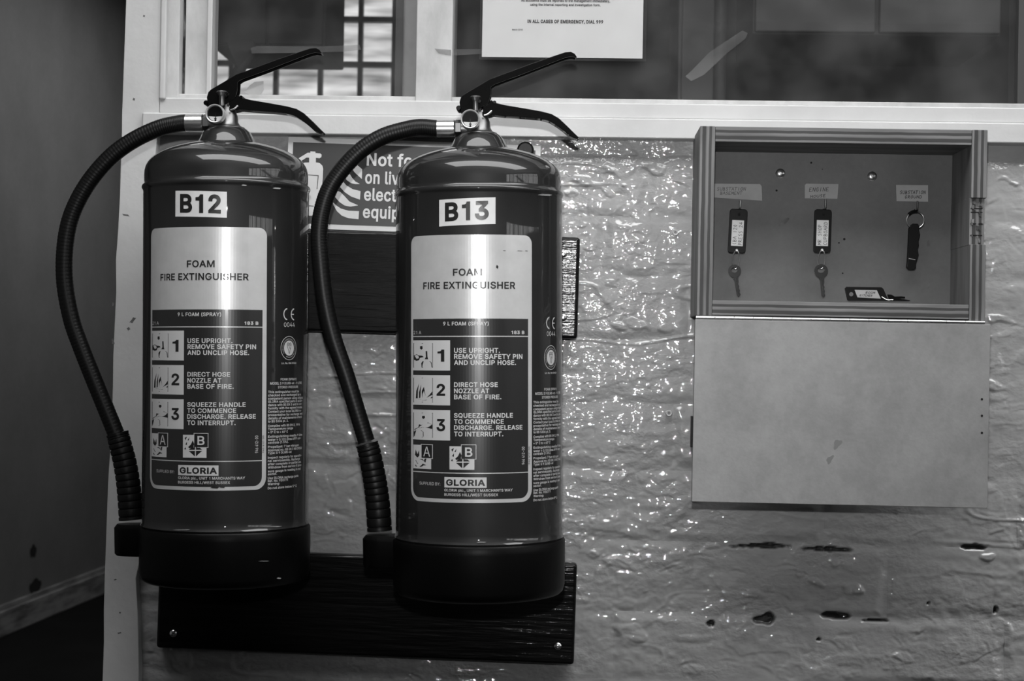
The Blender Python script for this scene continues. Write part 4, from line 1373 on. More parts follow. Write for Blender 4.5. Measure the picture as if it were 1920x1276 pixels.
def make_label_meshes():
    """front label and side print; measured on the left extinguisher"""
    D = {}
    p = Cyl()
    p.rect(285.5, 494, 420.5, 918, 0.00012, rt=0.0085, rb=0.0125)
    D['label_sheet'] = (p, 'label')
    p = Cyl()
    p.rect(288.5, 486.5, 576.4, 608.3, 0.00018)
    p.rect(288.5, 486.5, 610.3, 862.0, 0.00018)
    p.rect(288.5, 486.5, 863.8, 911, 0.00018, rb=0.0095)
    D['dark_field'] = (p, 'label_dark')
    def block(name, items, m_='white_ink'):
        q_ = Cyl()
        for (t, x0, x1, a, b, bo) in items:
            q_.text(t, x0, x1, a, b, bo)
        D[name] = (q_, m_)
    block('heading_lettering', [('9 L FOAM (SPRAY)', 335.7, 412.8, 582.3, 589.2, 0.028)])
    block('rating_lettering0', [('21 A', 289.5, 301, 600, 606, 0.0)])
    block('rating_lettering1', [('183 B', 454, 479, 598.8, 605, 0.045)])
    for i, (x0, x1, a, b) in enumerate(((288, 347, 617, 672.7), (288, 347, 681.5, 736.6), (288, 347, 745.4, 801), (289, 316.4, 810, 853.7), (346, 387.9, 813, 856))):
        wp = Cyl()
        wp.rect(x0, x1, a, b, 0.00024)
        if i == 3:
            wp.rect(300.4, 319, 808.6, 835.1, 0.00028)
        if i == 4:
            wp.rect(365.2, 391.2, 809.6, 837.1, 0.00028)
        D['picture_panel%d' % i] = (wp, 'white_ink')
    wp = Cyl()
    wp.rect(337.7, 409.2, 870.3, 889.6, 0.00024)
    D['maker_panel'] = (wp, 'white_ink')
    block('maker_lettering', [('GLORIA', 340.5, 406.7, 874.3, 886, 0.045)], 'ink')
    block('instruction_lettering0', [('USE UPRIGHT.', 353.5, 433, 630.8, 640, .03), ('REMOVE SAFETY PIN', 353.5, 475, 642.2, 651.2, .03),
                                     ('AND UNCLIP HOSE.', 353.5, 462.6, 653.6, 662.4, .03)])
    block('instruction_lettering1', [('DIRECT HOSE', 353.5, 429, 694.5, 703.3, .03), ('NOZZLE AT', 353.5, 413.7, 706, 714.8, .03),
                                     ('BASE OF FIRE.', 353.5, 435.5, 717.3, 726.1, .03)])
    block('instruction_lettering2', [('SQUEEZE HANDLE', 353.5, 456.8, 751.7, 760.5, .03), ('TO COMMENCE', 353.5, 440, 763, 771.8, .03),
                                     ('DISCHARGE. RELEASE', 353.5, 475, 774.3, 783.1, .03), ('TO INTERRUPT.', 353.5, 439, 786, 794.8, .03)])
    q_ = Cyl()
    q_.vtext('946 412-00', 474, 479.4, 815, 847.7)
    D['code_lettering0'] = (q_, 'white_ink')
    q_ = Cyl()
    q_.vtext('946 412-00', 487, 490, 815, 847.7)
    D['code_lettering1'] = (q_, 'ink')
    block('supplier_lettering', [('SUPPLIED BY:', 298.4, 331, 878.3, 883.8, 0.0)])
    block('address_lettering', [('GLORIA plc., UNIT 1 MARCHANTS WAY', 337.7, 456.3, 892.4, 897.4, 0.02),
                                ('BURGESS HILL/WEST SUSSEX', 337.7, 429.8, 900.4, 905.4, 0.02)])
    q_ = Cyl()
    q_.text('A', 304.5, 315, 813, 831, 0.0, off=0.0006)
    D['class_letter0'] = (q_, 'white_ink')
    q_ = Cyl()
    q_.text('B', 372, 384.5, 815, 832, 0.02, off=0.0006)
    D['class_letter1'] = (q_, 'white_ink')
    p = Cyl()      # black print
    p.text('FOAM', 351.7, 401, 484, 497, 0.028, res=3)
    p.text('FIRE EXTINGUISHER', 304, 461.5, 508, 521, 0.028, res=3)
    borders = []
    for i, (a, b) in enumerate(((633.8, 656.4), (697.5, 719.5), (762, 784.5))):
        sn = Cyl()
        sn.text('123'[i], (326.5, 325, 325)[i], (337.5, 339, 339)[i], a, b, 0.035)
        D['step_number%d' % i] = (sn, 'ink')
        borders.append(Cyl())
        y0, y1 = a - 11.3, a + 33.8
        for (x0, x1, ya, yb) in ((289, 319, y0, y0 + 0.8), (289, 319, y1 - 0.8, y1), (289, 289.8, y0, y1), (318.3, 319, y0, y1)):
            borders[i].rect(x0, x1, ya, yb, 0.00030, n=2)
    Zb = lambda a, b: (260 + a / 3.988, 610 + b / 3.988)
    PIC = [[[(118, 140), (135, 132), (150, 140), (170, 142), (178, 152), (155, 158), (150, 175), (135, 180), (118, 172)],
               [(190, 108), (200, 108), (202, 150), (206, 168), (184, 168), (192, 150)],
               [(165, 228), (163, 195), (172, 182), (218, 182), (228, 192), (232, 228)],
               [(156, 72), (170, 70), (172, 90), (164, 98), (155, 90)]],
           [[(130, 455), (133, 400), (150, 345), (143, 400), (142, 455)],
               [(150, 455), (150, 410), (163, 350), (160, 400), (158, 450)],
               [(168, 455), (166, 400), (180, 370), (190, 440), (180, 400), (172, 420)],
               [(143, 462), (190, 430), (232, 405), (232, 430), (200, 448), (160, 462)],
               [(165, 470), (232, 442), (232, 452), (190, 470)]],
           [[(120, 690), (125, 678), (145, 668), (150, 645), (165, 650), (205, 632), (232, 648), (232, 680), (200, 672), (170, 668), (155, 678), (140, 684)],
               [(120, 733), (118, 700), (128, 690), (165, 690), (177, 702), (178, 735)],
               [(168, 585), (185, 583), (187, 598), (177, 606), (168, 600)]],
           [[(125, 870), (130, 830), (140, 865), (150, 835), (152, 875), (140, 890)],
               [(128, 910), (160, 900), (195, 897), (190, 925), (140, 935)],
               [(125, 942), (175, 935), (195, 945), (160, 958), (130, 955)]],
           [[(355, 830), (372, 822), (362, 850)], [(375, 850), (390, 825), (385, 850)],
               [(360, 880), (372, 860), (372, 885)], [(352, 915), (362, 900), (366, 918)],
               [(412, 850), (425, 880), (410, 900), (390, 910), (380, 900), (400, 880)]]]
    for i, grp in enumerate(PIC):
        pp = Cyl()
        for pl in grp:
            pp.poly([Zb(*q_) for q_ in pl], 0.00030)
        if i == 4:
            for sgn in ((-1, -1), (-1, 1), (1, -1), (1, 1)):
                cx, cy = 368.3 + sgn[0] * 0.9, 842 + sgn[1] * 1.0
                pp.poly([(cx, cy), (cx + sgn[0] * 11, cy), (cx, cy + sgn[1] * 10.5)], 0.00031)
        if i == 3:
            pp.rect(301.4, 318, 809.6, 834.1, 0.00033)
        if i == 4:
            pp.rect(366.2, 390.2, 810.6, 836.1, 0.00033)
        if i < 3:
            pp.add(borders[i].v, borders[i].f)
        D['pictogram%d' % i] = (pp, 'ink')
    D['black_lettering'] = (p, 'ink')
    # side print
    p = Cyl()
    p.text('0044', 525.7, 545.9, 600.4, 608.6, 0.0)
    u_c, v_c = lab(530.5, 584.5)
    u_e, _ = lab(546, 584.5)

    def arc(uc, vc, r, w_, a0, a1, n=18):
        v, f = [], []
        for k in range(n + 1):
            a = math.radians(a0 + (a1 - a0) * k / n)
            v += [wrap(uc + (r - w_) * math.cos(a), vc + (r - w_) * math.sin(a), 0.0003), wrap(uc + r * math.cos(a), vc + r * math.sin(a), 0.0003)]
        for k in range(n):
            f.append((2 * k, 2 * k + 1, 2 * k + 3, 2 * k + 2))
        p.add(v, f)
    rC = 11.7 / 1770
    u_l = lab(524.5, 584)[0]
    arc(u_l + rC, v_c, rC, 0.0014, 98, 262)
    u_l2 = lab(538.5, 584)[0]
    arc(u_l2 + rC, v_c, rC, 0.0014, 98, 262)
    p.add([wrap(u_l2 + 0.001, v_c - 0.0006, 0.0003), wrap(u_l2 + rC * 0.85, v_c - 0.0006, 0.0003),
           wrap(u_l2 + rC * 0.85, v_c + 0.0006, 0.0003), wrap(u_l2 + 0.001, v_c + 0.0006, 0.0003)], [(0, 1, 2, 3)])
    p.ring(535.8, 649, 16, 23, 1.0, 0.0003)
    p.ring(535.8, 649, 11, 14.5, 14.3, 0.0003)
    # ring lettering: short ticks around
    u, v0 = lab(535.8, 649)
    for k in range(44):
        if 0.60 < (k / 44) < 0.66:
            continue
        a = 2 * PI * k / 44
        r0, r1, dw = 16.6 / 1800, 18.8 / 1800, 0.00022
        ca, sa = math.cos(a), math.sin(a)
        p.add([wrap(u + r0 * ca - dw * sa, v0 + r0 * sa + dw * ca, 0.0003), wrap(u + r0 * ca + dw * sa, v0 + r0 * sa - dw * ca, 0.0003),
               wrap(u + r1 * ca + dw * sa, v0 + r1 * sa - dw * ca, 0.0003), wrap(u + r1 * ca - dw * sa, v0 + r1 * sa + dw * ca, 0.0003)], [(0, 1, 2, 3)])
    hm = Cyl()
    for pl in ([(-6, 7), (-5, 9.5), (-3, 10), (0, 8), (3, 10), (5, 9.5), (6, 7), (5, 3), (0, -11), (-5, 3), (-6, 7)], [(-6, 6), (6, 6)], [(0, 8), (-1, 4), (3, -2)]):
        for a_, b_ in zip(pl[:-1], pl[1:]):
            dx, dz = b_[0] - a_[0], b_[1] - a_[1]
            ln = math.hypot(dx, dz)
            nx_, nz_ = -dz / ln * 0.55, dx / ln * 0.55
            hm.add([wrap(u + (a_[0] + nx_) / 1800, v0 + (a_[1] + nz_) / 1800, 0.00036), wrap(u + (a_[0] - nx_) / 1800, v0 + (a_[1] - nz_) / 1800, 0.00036),
                    wrap(u + (b_[0] - nx_) / 1800, v0 + (b_[1] - nz_) / 1800, 0.00036), wrap(u + (b_[0] + nx_) / 1800, v0 + (b_[1] + nz_) / 1800, 0.00036)], [(0, 1, 2, 3)])
    D['heart_emblem'] = (hm, 'ink')
    p.text('Lic. No. KM 39500', 521.5, 549, 675.9, 679.3, 0.015)
    p.text('FOAM (SPRAY)', 520, 549.6, 705.8, 710.4, 0.02)
    p.text('MODEL S 9 DLWB-wt - 9 LITRE', 500.7, 560, 713.4, 718.0, 0.02)
    p.text('STORED PRESSURE', 515, 553, 720.8, 725.2, 0.02)
    spec = [(485, 'This extinguisher must be', 1175), (510, 'checked and recharged by a', 1190), (535, 'competent person using original', 1208),
            (558, 'GLORIA specified parts in accor-', 1203), (583, 'dance with BS EN 3 and in con-', 1200), (608, 'formity with the agreed model.', 1203),
            (633, 'Contact your local GLORIA re-', 1195), (658, 'presentative for recharge and', 1203), (683, 'details of maintenance check', 1200),
            (708, 'to BS 5306 pt. 3.', 1095), (740, 'Complies with BS EN 3, 1996', 1183), (765, 'Temperature range', 1130),
            (790, '+ 5\u00b0 C to + 60\u00b0 C', 1092), (820, 'Extinguishing media 9 litre', 1203), (845, 'water + 0.135 litres AFFF con-', 1193),
            (868, 'centrate (1.5%).', 1097), (898, 'Propellant: 7 bar nitrogen', 1175), (922, 'Approval no.: BS EN 3 KM 39500', 1200),
            (946, 'Type: S 9 DLWB-wt', 1120), (978, 'Inspect regularly for operatio-', 1198), (1003, 'nal serviceability. Recharge', 1185),
            (1027, 'after complete or partial use.', 1195), (1052, 'Withdraw from service if pres-', 1200), (1080, 'sure gauge is reading in red', 1190),
            (1107, 'sector.', 1012), (1133, 'Use GLORIA recharge parts', 1173), (1157, 'Ref. No. 930771', 1093), (1182, 'Warning:', 1032),
            (1208, 'Do not store below 5\u00b0 C', 1160)]
    for (y, t, x1) in spec:
        yb = 610 + (y + 9) / 3.988
        p.text(t, 497, 260 + x1 / 3.988, yb - 4.4, yb, 0.022)
    D['side_print'] = (p, 'white_ink')
    return D


LABELS = make_label_meshes()
_share = {}


def shared(name, mb, m, parent, **k):
    """build a mesh once and let both extinguishers share it"""
    if name in _share:
        o_ = _share[name].copy()
        COL.objects.link(o_)
        o_.parent = parent
        return o_
    o_ = mb().build(name.rstrip('01234'), m, parent, **k)
    _share[name] = o_
    return o_


B13 = lambda zx, zy: ((790 + zx / 6.38 - 898) / 1742, (1110 - (80 + zy / 6.38)) / 1742)


def channel(top, bot, w=0.016, th=0.0016, web='top'):
    """folded sheet lever: two side plates and a web along the top or the bottom edge"""
    mb = MB()
    poly = top + bot[::-1]
    mb.prism(poly, -w / 2, -w / 2 + th)
    mb.prism(poly, w / 2 - th, w / 2)
    edge = top if web == 'top' else bot
    n = len(edge)
    e2 = []
    for i in range(n):
        a, b = edge[max(i - 1, 0)], edge[min(i + 1, n - 1)]
        dx, dz = b[0] - a[0], b[1] - a[1]
        L_ = math.hypot(dx, dz)
        s_ = 1 if web == 'top' else -1
        e2.append((edge[i][0] + s_ * dz / L_ * th, edge[i][1] - s_ * dx / L_ * th))
    for i in range(n - 1):
        mb.prism([edge[i], edge[i + 1], e2[i + 1], e2[i]], -w / 2 + th * 0.5, w / 2 - th * 0.5)
    return mb


def make_extinguisher(axis_px, base_px, Y, number, hose_px, sleeve_px, holder_px, label, rotz, stick, tilt, scuffs):
    S = FPX / (Y - CAM.y)
    p = at(axis_px, base_px, Y)
    root = empty('fire_extinguisher', p, (0, tilt, 0))
    tag(root, label, 'fire extinguisher', 'foam fire extinguishers on the wall')
    lx = lambda a: (a - axis_px) / S
    lz = lambda b: (base_px - b) / S

    def body():
        pr = [(0.086, 0.05), (0.0896, 0.056), (0.0900, 0.0600), (0.0912, 0.0612), (0.0906, 0.0625), (0.0896, 0.0645), (R12, 0.07)]
        pr += [(R12, 0.1 + 0.032 * k) for k in range(10)]
        pr += [(R12, 0.4225), (0.0902, 0.4245), (0.0912, 0.4262), (0.0912, 0.4285), (0.0902, 0.4300), (0.0889, 0.4312), (0.0887, 0.434), (0.0888, 0.4405),
               (0.0886, 0.4445), (0.0876, 0.4495), (0.0852, 0.4545), (0.0815, 0.4590), (0.0760, 0.4633), (0.0690, 0.4672),
               (0.0600, 0.4708), (0.0500, 0.4738), (0.04, 0.4762), (0.03, 0.478), (0.02, 0.479), (0.0001, 0.479)]
        return MB().lathe(pr, 128)
    shared('cylinder_body', body, M['red'], root, smooth=True, sharp=60)

    def skirt():
        return MB().lathe([(0.0001, 0.003), (0.080, 0.003), (0.0835, 0.0), (0.0875, 0.001), (0.0905, 0.004), (0.0922, 0.010), (0.0926, 0.05), (0.0926, 0.0575), (0.0916, 0.059), (0.0895, 0.059)], 96)
    shared('base_skirt', skirt, M['black'], root, smooth=True)

    def collar():
        return MB().lathe([(0.0335, 0.474), (0.0318, 0.4775), (0.0300, 0.481), (0.0262, 0.4885), (0.0222, 0.4925), (0.0205, 0.4935), (0.0001, 0.4935)], 64)
    o_ = shared('neck_collar', collar, M['red'], root, smooth=True)
    o_['label'] = 'dark plain neck collar'

    def valve():
        mb = MB()
        mb.lathe([(0.0195, 0.4925), (0.0195, 0.4945), (0.0150, 0.4962), (0.0125, 0.500), (0.0120, 0.5065), (0.0095, 0.513), (0.0088, 0.5165), (0.0001, 0.5165)], 32)
        mb.tube([(0.004, 0, 0.500), (-0.019, 0, 0.500)], 0.0082, 24)
        mb.tube([(-0.0045, -0.002, 0.5065), (-0.0045, -0.018, 0.5065)], 0.005, 20)
        mb.tube([(-0.001, 0, 0.512), (-0.001, 0, 0.527)], 0.0035, 16)
        mb.box((-0.0165, -0.006, 0.5), (-0.013, 0.006, 0.524))
        return mb
    shared('valve_body', valve, M['brass'], root, smooth=True)

    gx, gz = -0.0080, 0.5065

    def gauge():
        Mx = Matrix.Translation((gx, -0.0165, gz)) @ Matrix.Rotation(PI / 2, 4, 'X')
        return MB().lathe([(0.0001, -0.002), (0.0085, -0.002), (0.0102, 0.0), (0.0104, 0.0075), (0.0102, 0.0095), (0.0096, 0.0102), (0.0088, 0.0098), (0.0084, 0.0085), (0.0084, 0.0065)], 48, Mx)
    gg = shared('pressure_gauge', gauge, M['bezel'], root, smooth=True)

    def disc(r, y, n=40):
        return [(gx + r * math.cos(2 * PI * k / n), y, gz + r * math.sin(2 * PI * k / n)) for k in range(n)]

    def dial():
        mb = MB()
        mb.add(disc(0.0085, -0.0215), [tuple(range(40))], 0)
        # white segments left and right of the needle, low on the dial
        for (a0, a1) in ((198, 262), (278, 342)):
            v = [(gx + 0.0018 * math.cos(math.radians(270)), -0.0218, gz - 0.003)]
            for k in range(9):
                a = math.radians(a0 + (a1 - a0) * k / 8)
                v.append((gx + 0.0078 * math.cos(a), -0.0218, gz + 0.0078 * math.sin(a)))
            mb.add(v, [tuple(range(len(v)))], 1)
        return mb
    d_ = shared('dial', dial, [M['black'], M['sticker']], gg)

    def needle():
        return MB().add([(gx - 0.0006, -0.0222, gz - 0.006), (gx + 0.0006, -0.0222, gz - 0.006), (gx, -0.0222, gz + 0.0015)], [(0, 1, 2)]).lathe(
            [(0.0013, 0.0), (0.0013, 0.0008), (0.0001, 0.0008)], 12, Matrix.Translation((gx, -0.0216, gz - 0.0052)) @ Matrix.Rotation(PI / 2, 4, 'X'))
    shared('needle', needle, M['ink'], gg)

    def gglass():
        return MB().add(disc(0.0086, -0.0236), [tuple(range(40))])
    shared('gauge_glass', gglass, M['gauge_glass'], gg)

    # levers
    top = [B13(*q_) for q_ in [(468, 770), (460, 715), (478, 655), (510, 622), (660, 535), (820, 440), (1000, 375), (1300, 265), (1620, 158), (1720, 126), (1790, 120), (1835, 142), (1862, 180)]]
    bot = [B13(*q_) for q_ in [(480, 850), (560, 850), (640, 830), (760, 760), (800, 740), (832, 640), (838, 530), (880, 503), (1200, 388), (1430, 300), (1700, 198), (1780, 178), (1850, 186)]]
    shared('squeeze_lever', lambda: channel(top, bot, 0.017), M['lever'], root, bevel=0.0005)
    top = [B13(*q_) for q_ in [(745, 770), (800, 742), (842, 690), (880, 722), (1000, 752), (1250, 795), (1440, 830), (1560, 862), (1650, 915), (1740, 1000), (1820, 1080), (1885, 1142)]]
    bot = [B13(*q_) for q_ in [(740, 870), (770, 890), (860, 868), (880, 868), (1000, 880), (1250, 898), (1420, 915), (1530, 945), (1620, 1000), (1700, 1060), (1770, 1125), (1865, 1165)]]
    shared('carry_handle', lambda: channel(top, bot, 0.019, web='bot'), M['lever'], root, bevel=0.0005)

    # valve spindle, pivot and safety pin
    def pivot():
        mb = MB()
        for (a, b, r_) in ((700, 705, 0.0022), (452, 785, 0.0028), (880, 718, 0.0018)):
            c_ = B13(a, b)
            mb.lathe([(0.0001, 0.0205), (r_ * 0.8, 0.0205), (r_, 0.0195), (r_, 0)], 16, Matrix.Translation((c_[0], 0.0103, c_[1])) @ Matrix.Rotation(PI / 2, 4, 'X'))
        return mb
    shared('pivot_pin', pivot, M['key_dark'], root, smooth=True)

    def spindle():
        c_ = B13(655, 760)
        return MB().lathe([(0.0030, -0.006), (0.0030, 0.004), (0.0038, 0.0055), (0.0062, 0.0085), (0.0050, 0.0100), (0.0001, 0.0104)], 24, Matrix.Translation((c_[0], -0.0125, c_[1])))
    shared('valve_spindle', spindle, M['brass'], root, smooth=True)

    def pin():
        a, b, c_ = B13(760, 880), B13(850, 828), B13(835, 850)
        mb = MB().tube(spline([(a[0], -0.012, a[1]), ((a[0] + b[0]) / 2, -0.0125, (a[1] + b[1]) / 2 - 0.001), (b[0], -0.012, b[1] + 0.0002)], 5), 0.0011, 8)
        return mb
    shared('safety_pin', pin, M['chrome'], root, smooth=True)

    # coupling and hose
    def nut():
        Mx = Matrix.Translation((-0.0185, 0, 0.500)) @ Matrix.Rotation(-PI / 2, 4, 'Y')
        return MB().lathe([(0.0001, 0), (0.0085, 0), (0.0094, 0.001), (0.0094, 0.0065), (0.0085, 0.0075), (0.0001, 0.0075)], 6, Mx)
    shared('hex_nut', nut, M['brass'], root)

    def ferrule():
        Mx = Matrix.Translation((-0.0262, 0, 0.500)) @ Matrix.Rotation(-PI / 2, 4, 'Y')
        return MB().lathe([(0.006, 0), (0.0088, 0), (0.0094, 0.0007), (0.0094, 0.0190), (0.0089, 0.0197), (0.0086, 0.0197)], 48, Mx)
    shared('hose_ferrule', ferrule, M['chrome'], root, smooth=True)

    pts = [(-0.034, 0, 0.500), (-0.046, 0, 0.500)] + [(lx(a), 0.0, lz(b)) for a, b in hose_px]
    sp_ = spline(pts, 26)
    # woven ribs of the hose cover
    rad = [0.0092 + 0.00018 * math.sin(i * 2.1) for i in range(len(sp_))]
    MB().tube(sp_, rad, 24).build('hose', M['rubber'], root, smooth=True, sharp=80)
    # ribbed grip sleeve
    sp2 = spline([(lx(a), 0.0, lz(b)) for a, b in sleeve_px], 60)
    n = len(sp2)
    rad = []
    for i in range(n):
        t_ = i / (n - 1)
        r_ = 0.0116 + 0.0014 * t_
        if t_ < 0.075:
            r_ = 0.0122 - (0.0006 if 0.035 < t_ < 0.055 else 0)
        else:
            ph = ((t_ - 0.075) / 0.925 * 12.5) % 1.0
            r_ += 0.00055 * math.sqrt(max(0, 1 - (2 * ph - 1) ** 2)) - 0.0009 * (ph < 0.10)
        rad.append(r_)
    MB().tube(sp2, rad, 28).build('grip_sleeve', M['rubber'], root, smooth=True, sharp=50)
    # holder moulded on the skirt
    x0, x1, y0, y1 = holder_px
    X0, Z1, Z0 = lx(x0), lz(y0), lz(y1)
    XR = -0.078
    hb = MB()
    cxh, rh = X0 + 0.0185, 0.0185
    plan = []
    for k in range(13):
        a = math.radians(90 + 180 * k / 12)
        plan.append((cxh + rh * math.cos(a) * 1.0, 0.0155 * math.sin(a)))
    plan = [(XR, 0.0175)] + plan + [(XR, -0.0175)]
    n = len(plan)
    for (za, zb_, sc) in ((Z0, Z1 - 0.004, 1.0),):
        v = []
        lev = [(Z0, 0.94), (Z0 + 0.002, 0.985), (Z1 - 0.006, 1.0), (Z1 - 0.004, 1.0), (Z1, 0.93)]
        for (z_, s_) in lev:
            v += [((px_ - XR) * s_ + XR, py_ * s_, z_) for px_, py_ in plan]
        f = []
        for i in range(len(lev) - 1):
            for k in range(n - 1):
                f.append((i * n + k, i * n + k + 1, (i + 1) * n + k + 1, (i + 1) * n + k))
            f.append((i * n + n - 1, i * n, (i + 1) * n, (i + 1) * n + n - 1))
        f.append(tuple(range(n - 1, -1, -1)))
        f.append(tuple((len(lev) - 1) * n + k for k in range(n)))
        hb.add(v, f)
    hb.build('nozzle_holder', M['black'], root, smooth=True, sharp=30)
    # wall bracket behind the cylinder
    MB().box((-0.018, 0.075, 0.36), (0.018, -Y - 0.0245, 0.43)).build('wall_bracket', M['key_dark'], root, bevel=0.001)

    # prints
    sheet = None
    for nm in LABELS:
        mb, mk = LABELS[nm]
        par = root if nm in ('label_sheet', 'side_print', 'heart_emblem') else sheet
        o_ = shared(nm, lambda: mb, M[mk], par)
        if nm == 'label_sheet':
            sheet = o_
            o_['label'] = 'silver and dark instruction label'
        if nm in ('label_sheet', 'side_print', 'heart_emblem'):
            o_.rotation_euler = (0, 0, rotz)
    for (kx, ky, kw, kh, off_, mk_) in scuffs:
        sc2 = Cyl()
        sc2.poly([(kx - kw, ky + 0.2 * kh), (kx - 0.4 * kw, ky - kh), (kx + 0.5 * kw, ky - 0.6 * kh), (kx + kw, ky - 0.1 * kh), (kx + 0.6 * kw, ky + kh), (kx - 0.5 * kw, ky + 0.7 * kh)], off_)
        so_ = sc2.build('scuff', M[mk_], root)
        so_.rotation_euler = (0, 0, rotz)
    st = Cyl()
    st.rect(stick[0], stick[1], stick[2], stick[3], 0.00015, tilt=stick[4])
    so = st.build('number_sticker', M['sticker'], root)
    so.rotation_euler = (0, 0, rotz)
    tx = Cyl()
    tx.text(number, stick[5], stick[6], stick[7], stick[8], 0.045, off=0.0004, res=4, tilt=stick[4])
    tx.build('lettering', M['ink'], so)
    return root


tl = 0.0
make_extinguisher(422, 1085, -0.13, 'B12',
                  [(325, 226), (292, 234), (248, 254), (207, 282), (170, 321), (142, 363), (122, 411), (113, 468), (114, 530), (127, 597), (146, 650), (167, 702), (190, 757), (213, 812)],
                  [(215.5, 811), (222, 835), (230, 866), (236, 900), (240, 935), (243, 974)],
                  (211, 264, 982, 1041),
                  'foam fire extinguisher with B12 sticker, left of the two', 0.0,
                  (330.5, 422, 353, 402, -0.03, 339, 411.6, 358, 393.5), -0.0145,
                  [(403, 912, 8, 2.2, 0.0004, 'ink'), (416, 911.5, 5, 2, 0.0004, 'ink'), (510, 345.5, 8, 1.6, 0.0018, 'chip_or_shade'), (452, 341, 5, 1.2, 0.0018, 'chip_or_shade'),
                   (345, 990.5, 16, 1.2, 0.0018, 'chip_or_shade'), (500, 987, 22, 1.2, 0.0018, 'chip_or_shade'), (488, 1052, 10, 0.7, 0.0033, 'chip_or_shade'), (515, 1085, 4, 1.6, 0.0033, 'chip_or_shade')])
# the sticker of the right one is placed in the same label coordinates
make_extinguisher(898, 1110, -0.15, 'B13',
                  [(788, 237), (761, 241), (717, 254), (676, 279), (641, 314), (616, 351), (602, 392), (596, 436), (599, 490), (607, 561), (623, 632), (647, 702), (668, 770), (686, 828)],
                  [(687, 832), (692, 850), (699, 885), (704, 915), (708, 950), (711, 995)],
                  (679, 741, 1003, 1063),
                  'foam fire extinguisher with B13 sticker, right of the two', 0.157 - 0.14,
                  (329, 425, 353.5, 403, 0.035, 338.5, 413, 361, 396), -0.0175,
                  [(428, 480, 2.2, 3.6, 0.0004, 'ink'), (441, 450, 3, 0.7, 0.0004, 'stain'), (470, 450, 6, 0.6, 0.0004, 'stain'), (483, 450, 3, 0.8, 0.0004, 'stain'),
                   (520, 345, 16, 1.8, 0.0018, 'chip_or_shade'), (470, 987.5, 14, 1.2, 0.0018, 'chip_or_shade'), (400, 990, 9, 1, 0.0018, 'chip_or_shade')])

# ------------------------------------------------------------------ key box
YB = -0.105
c_ = [(1309, 236.5), (1850, 243), (1848, 601), (1310, 590)]
P = [at(a, b, YB) for a, b in c_]
ctr = sum(P, Vector()) / 4
kang = math.atan2(P[1].z - P[0].z + P[2].z - P[3].z, P[1].x - P[0].x + P[2].x - P[3].x)
BW = ((P[1] - P[0]).length + (P[2] - P[3]).length) / 2
BH = ((P[0] - P[3]).length + (P[1] - P[2]).length) / 2
BD = 0.103
kb = empty('key_box', (ctr.x, YB, ctr.z), (0, -kang, 0))
tag(kb, 'open plywood key box on the wall with its flap hanging down', 'key box')
Rk = Matrix.Rotation(kang, 4, 'Y')


def kloc(px, py, Y):
    p_ = at(px, py, Y)
    v = Rk @ Vector((p_.x - ctr.x, 0, p_.z - ctr.z))
    return v.x, v.z


T = 0.0168
hw, hh = BW / 2, BH / 2
q = MB().box((-hw, 0, -hh), (-hw + T, BD, hh))
q.build('side_panel', M['ply_v'], kb, bevel=0.0007)
# right side has a worn notch in its front edge where the catch sat
nz0, nz1 = kloc(1836, 458, YB)[1], kloc(1836, 371, YB)[1]
q = MB()
q.box((hw - T, 0.0, nz1), (hw, BD, hh))
q.box((hw - T, 0.0, -hh - 0.002), (hw, BD, nz0))
o_ = None
pts_ = []
q.box((hw - T - 0.0003, 0.005, nz0 - 0.0005), (hw - 0.001, BD, nz1 + 0.0005))
q.build('side_panel', M['ply_v'], kb, bevel=0.0006)
q = MB()
for k in range(26):
    z_ = nz0 + 0.003 + (nz1 - nz0 - 0.006) * random.random()
    x_ = hw - T + 0.002 + random.random() * (T - 0.005)
    s_ = random.uniform(0.0006, 0.0018)
    q.prism([(x_ - s_ * .7, z_ - s_), (x_ + s_ * .8, z_ - s_ * 1.4), (x_ + s_, z_ + s_ * 1.3), (x_ - s_ * .5, z_ + s_)], 0.0055 - random.uniform(0.001, 0.003), 0.006)
o2 = q.build('splinters', M['ply_h'], kb)
o2['kind'] = 'stuff'
for s_ in (0.2, 0.45, 0.7, 0.78):
    z_ = nz0 + (nz1 - nz0) * s_
    MB().box((hw - T + 0.001, 0.0047, z_ - 0.0006), (hw - 0.003, 0.0052, z_ + 0.0006)).build('saw_cut', M['black_hole'], kb)
MB().box((-hw + T, 0.001, hh - T), (hw - T, BD, hh)).build('top_panel', M['ply_h'], kb, bevel=0.0007)
MB().box((-hw + T, 0.001, -hh), (hw - T, BD, -hh + T)).build('bottom_panel', M['ply_h'], kb, bevel=0.0007)
YBK = 0.094   # local depth of the back panel's face
MB().box((-hw + T, YBK, -hh + T), (hw - T, BD - 0.001, hh - T)).build('back_panel', M['mdf'], kb)

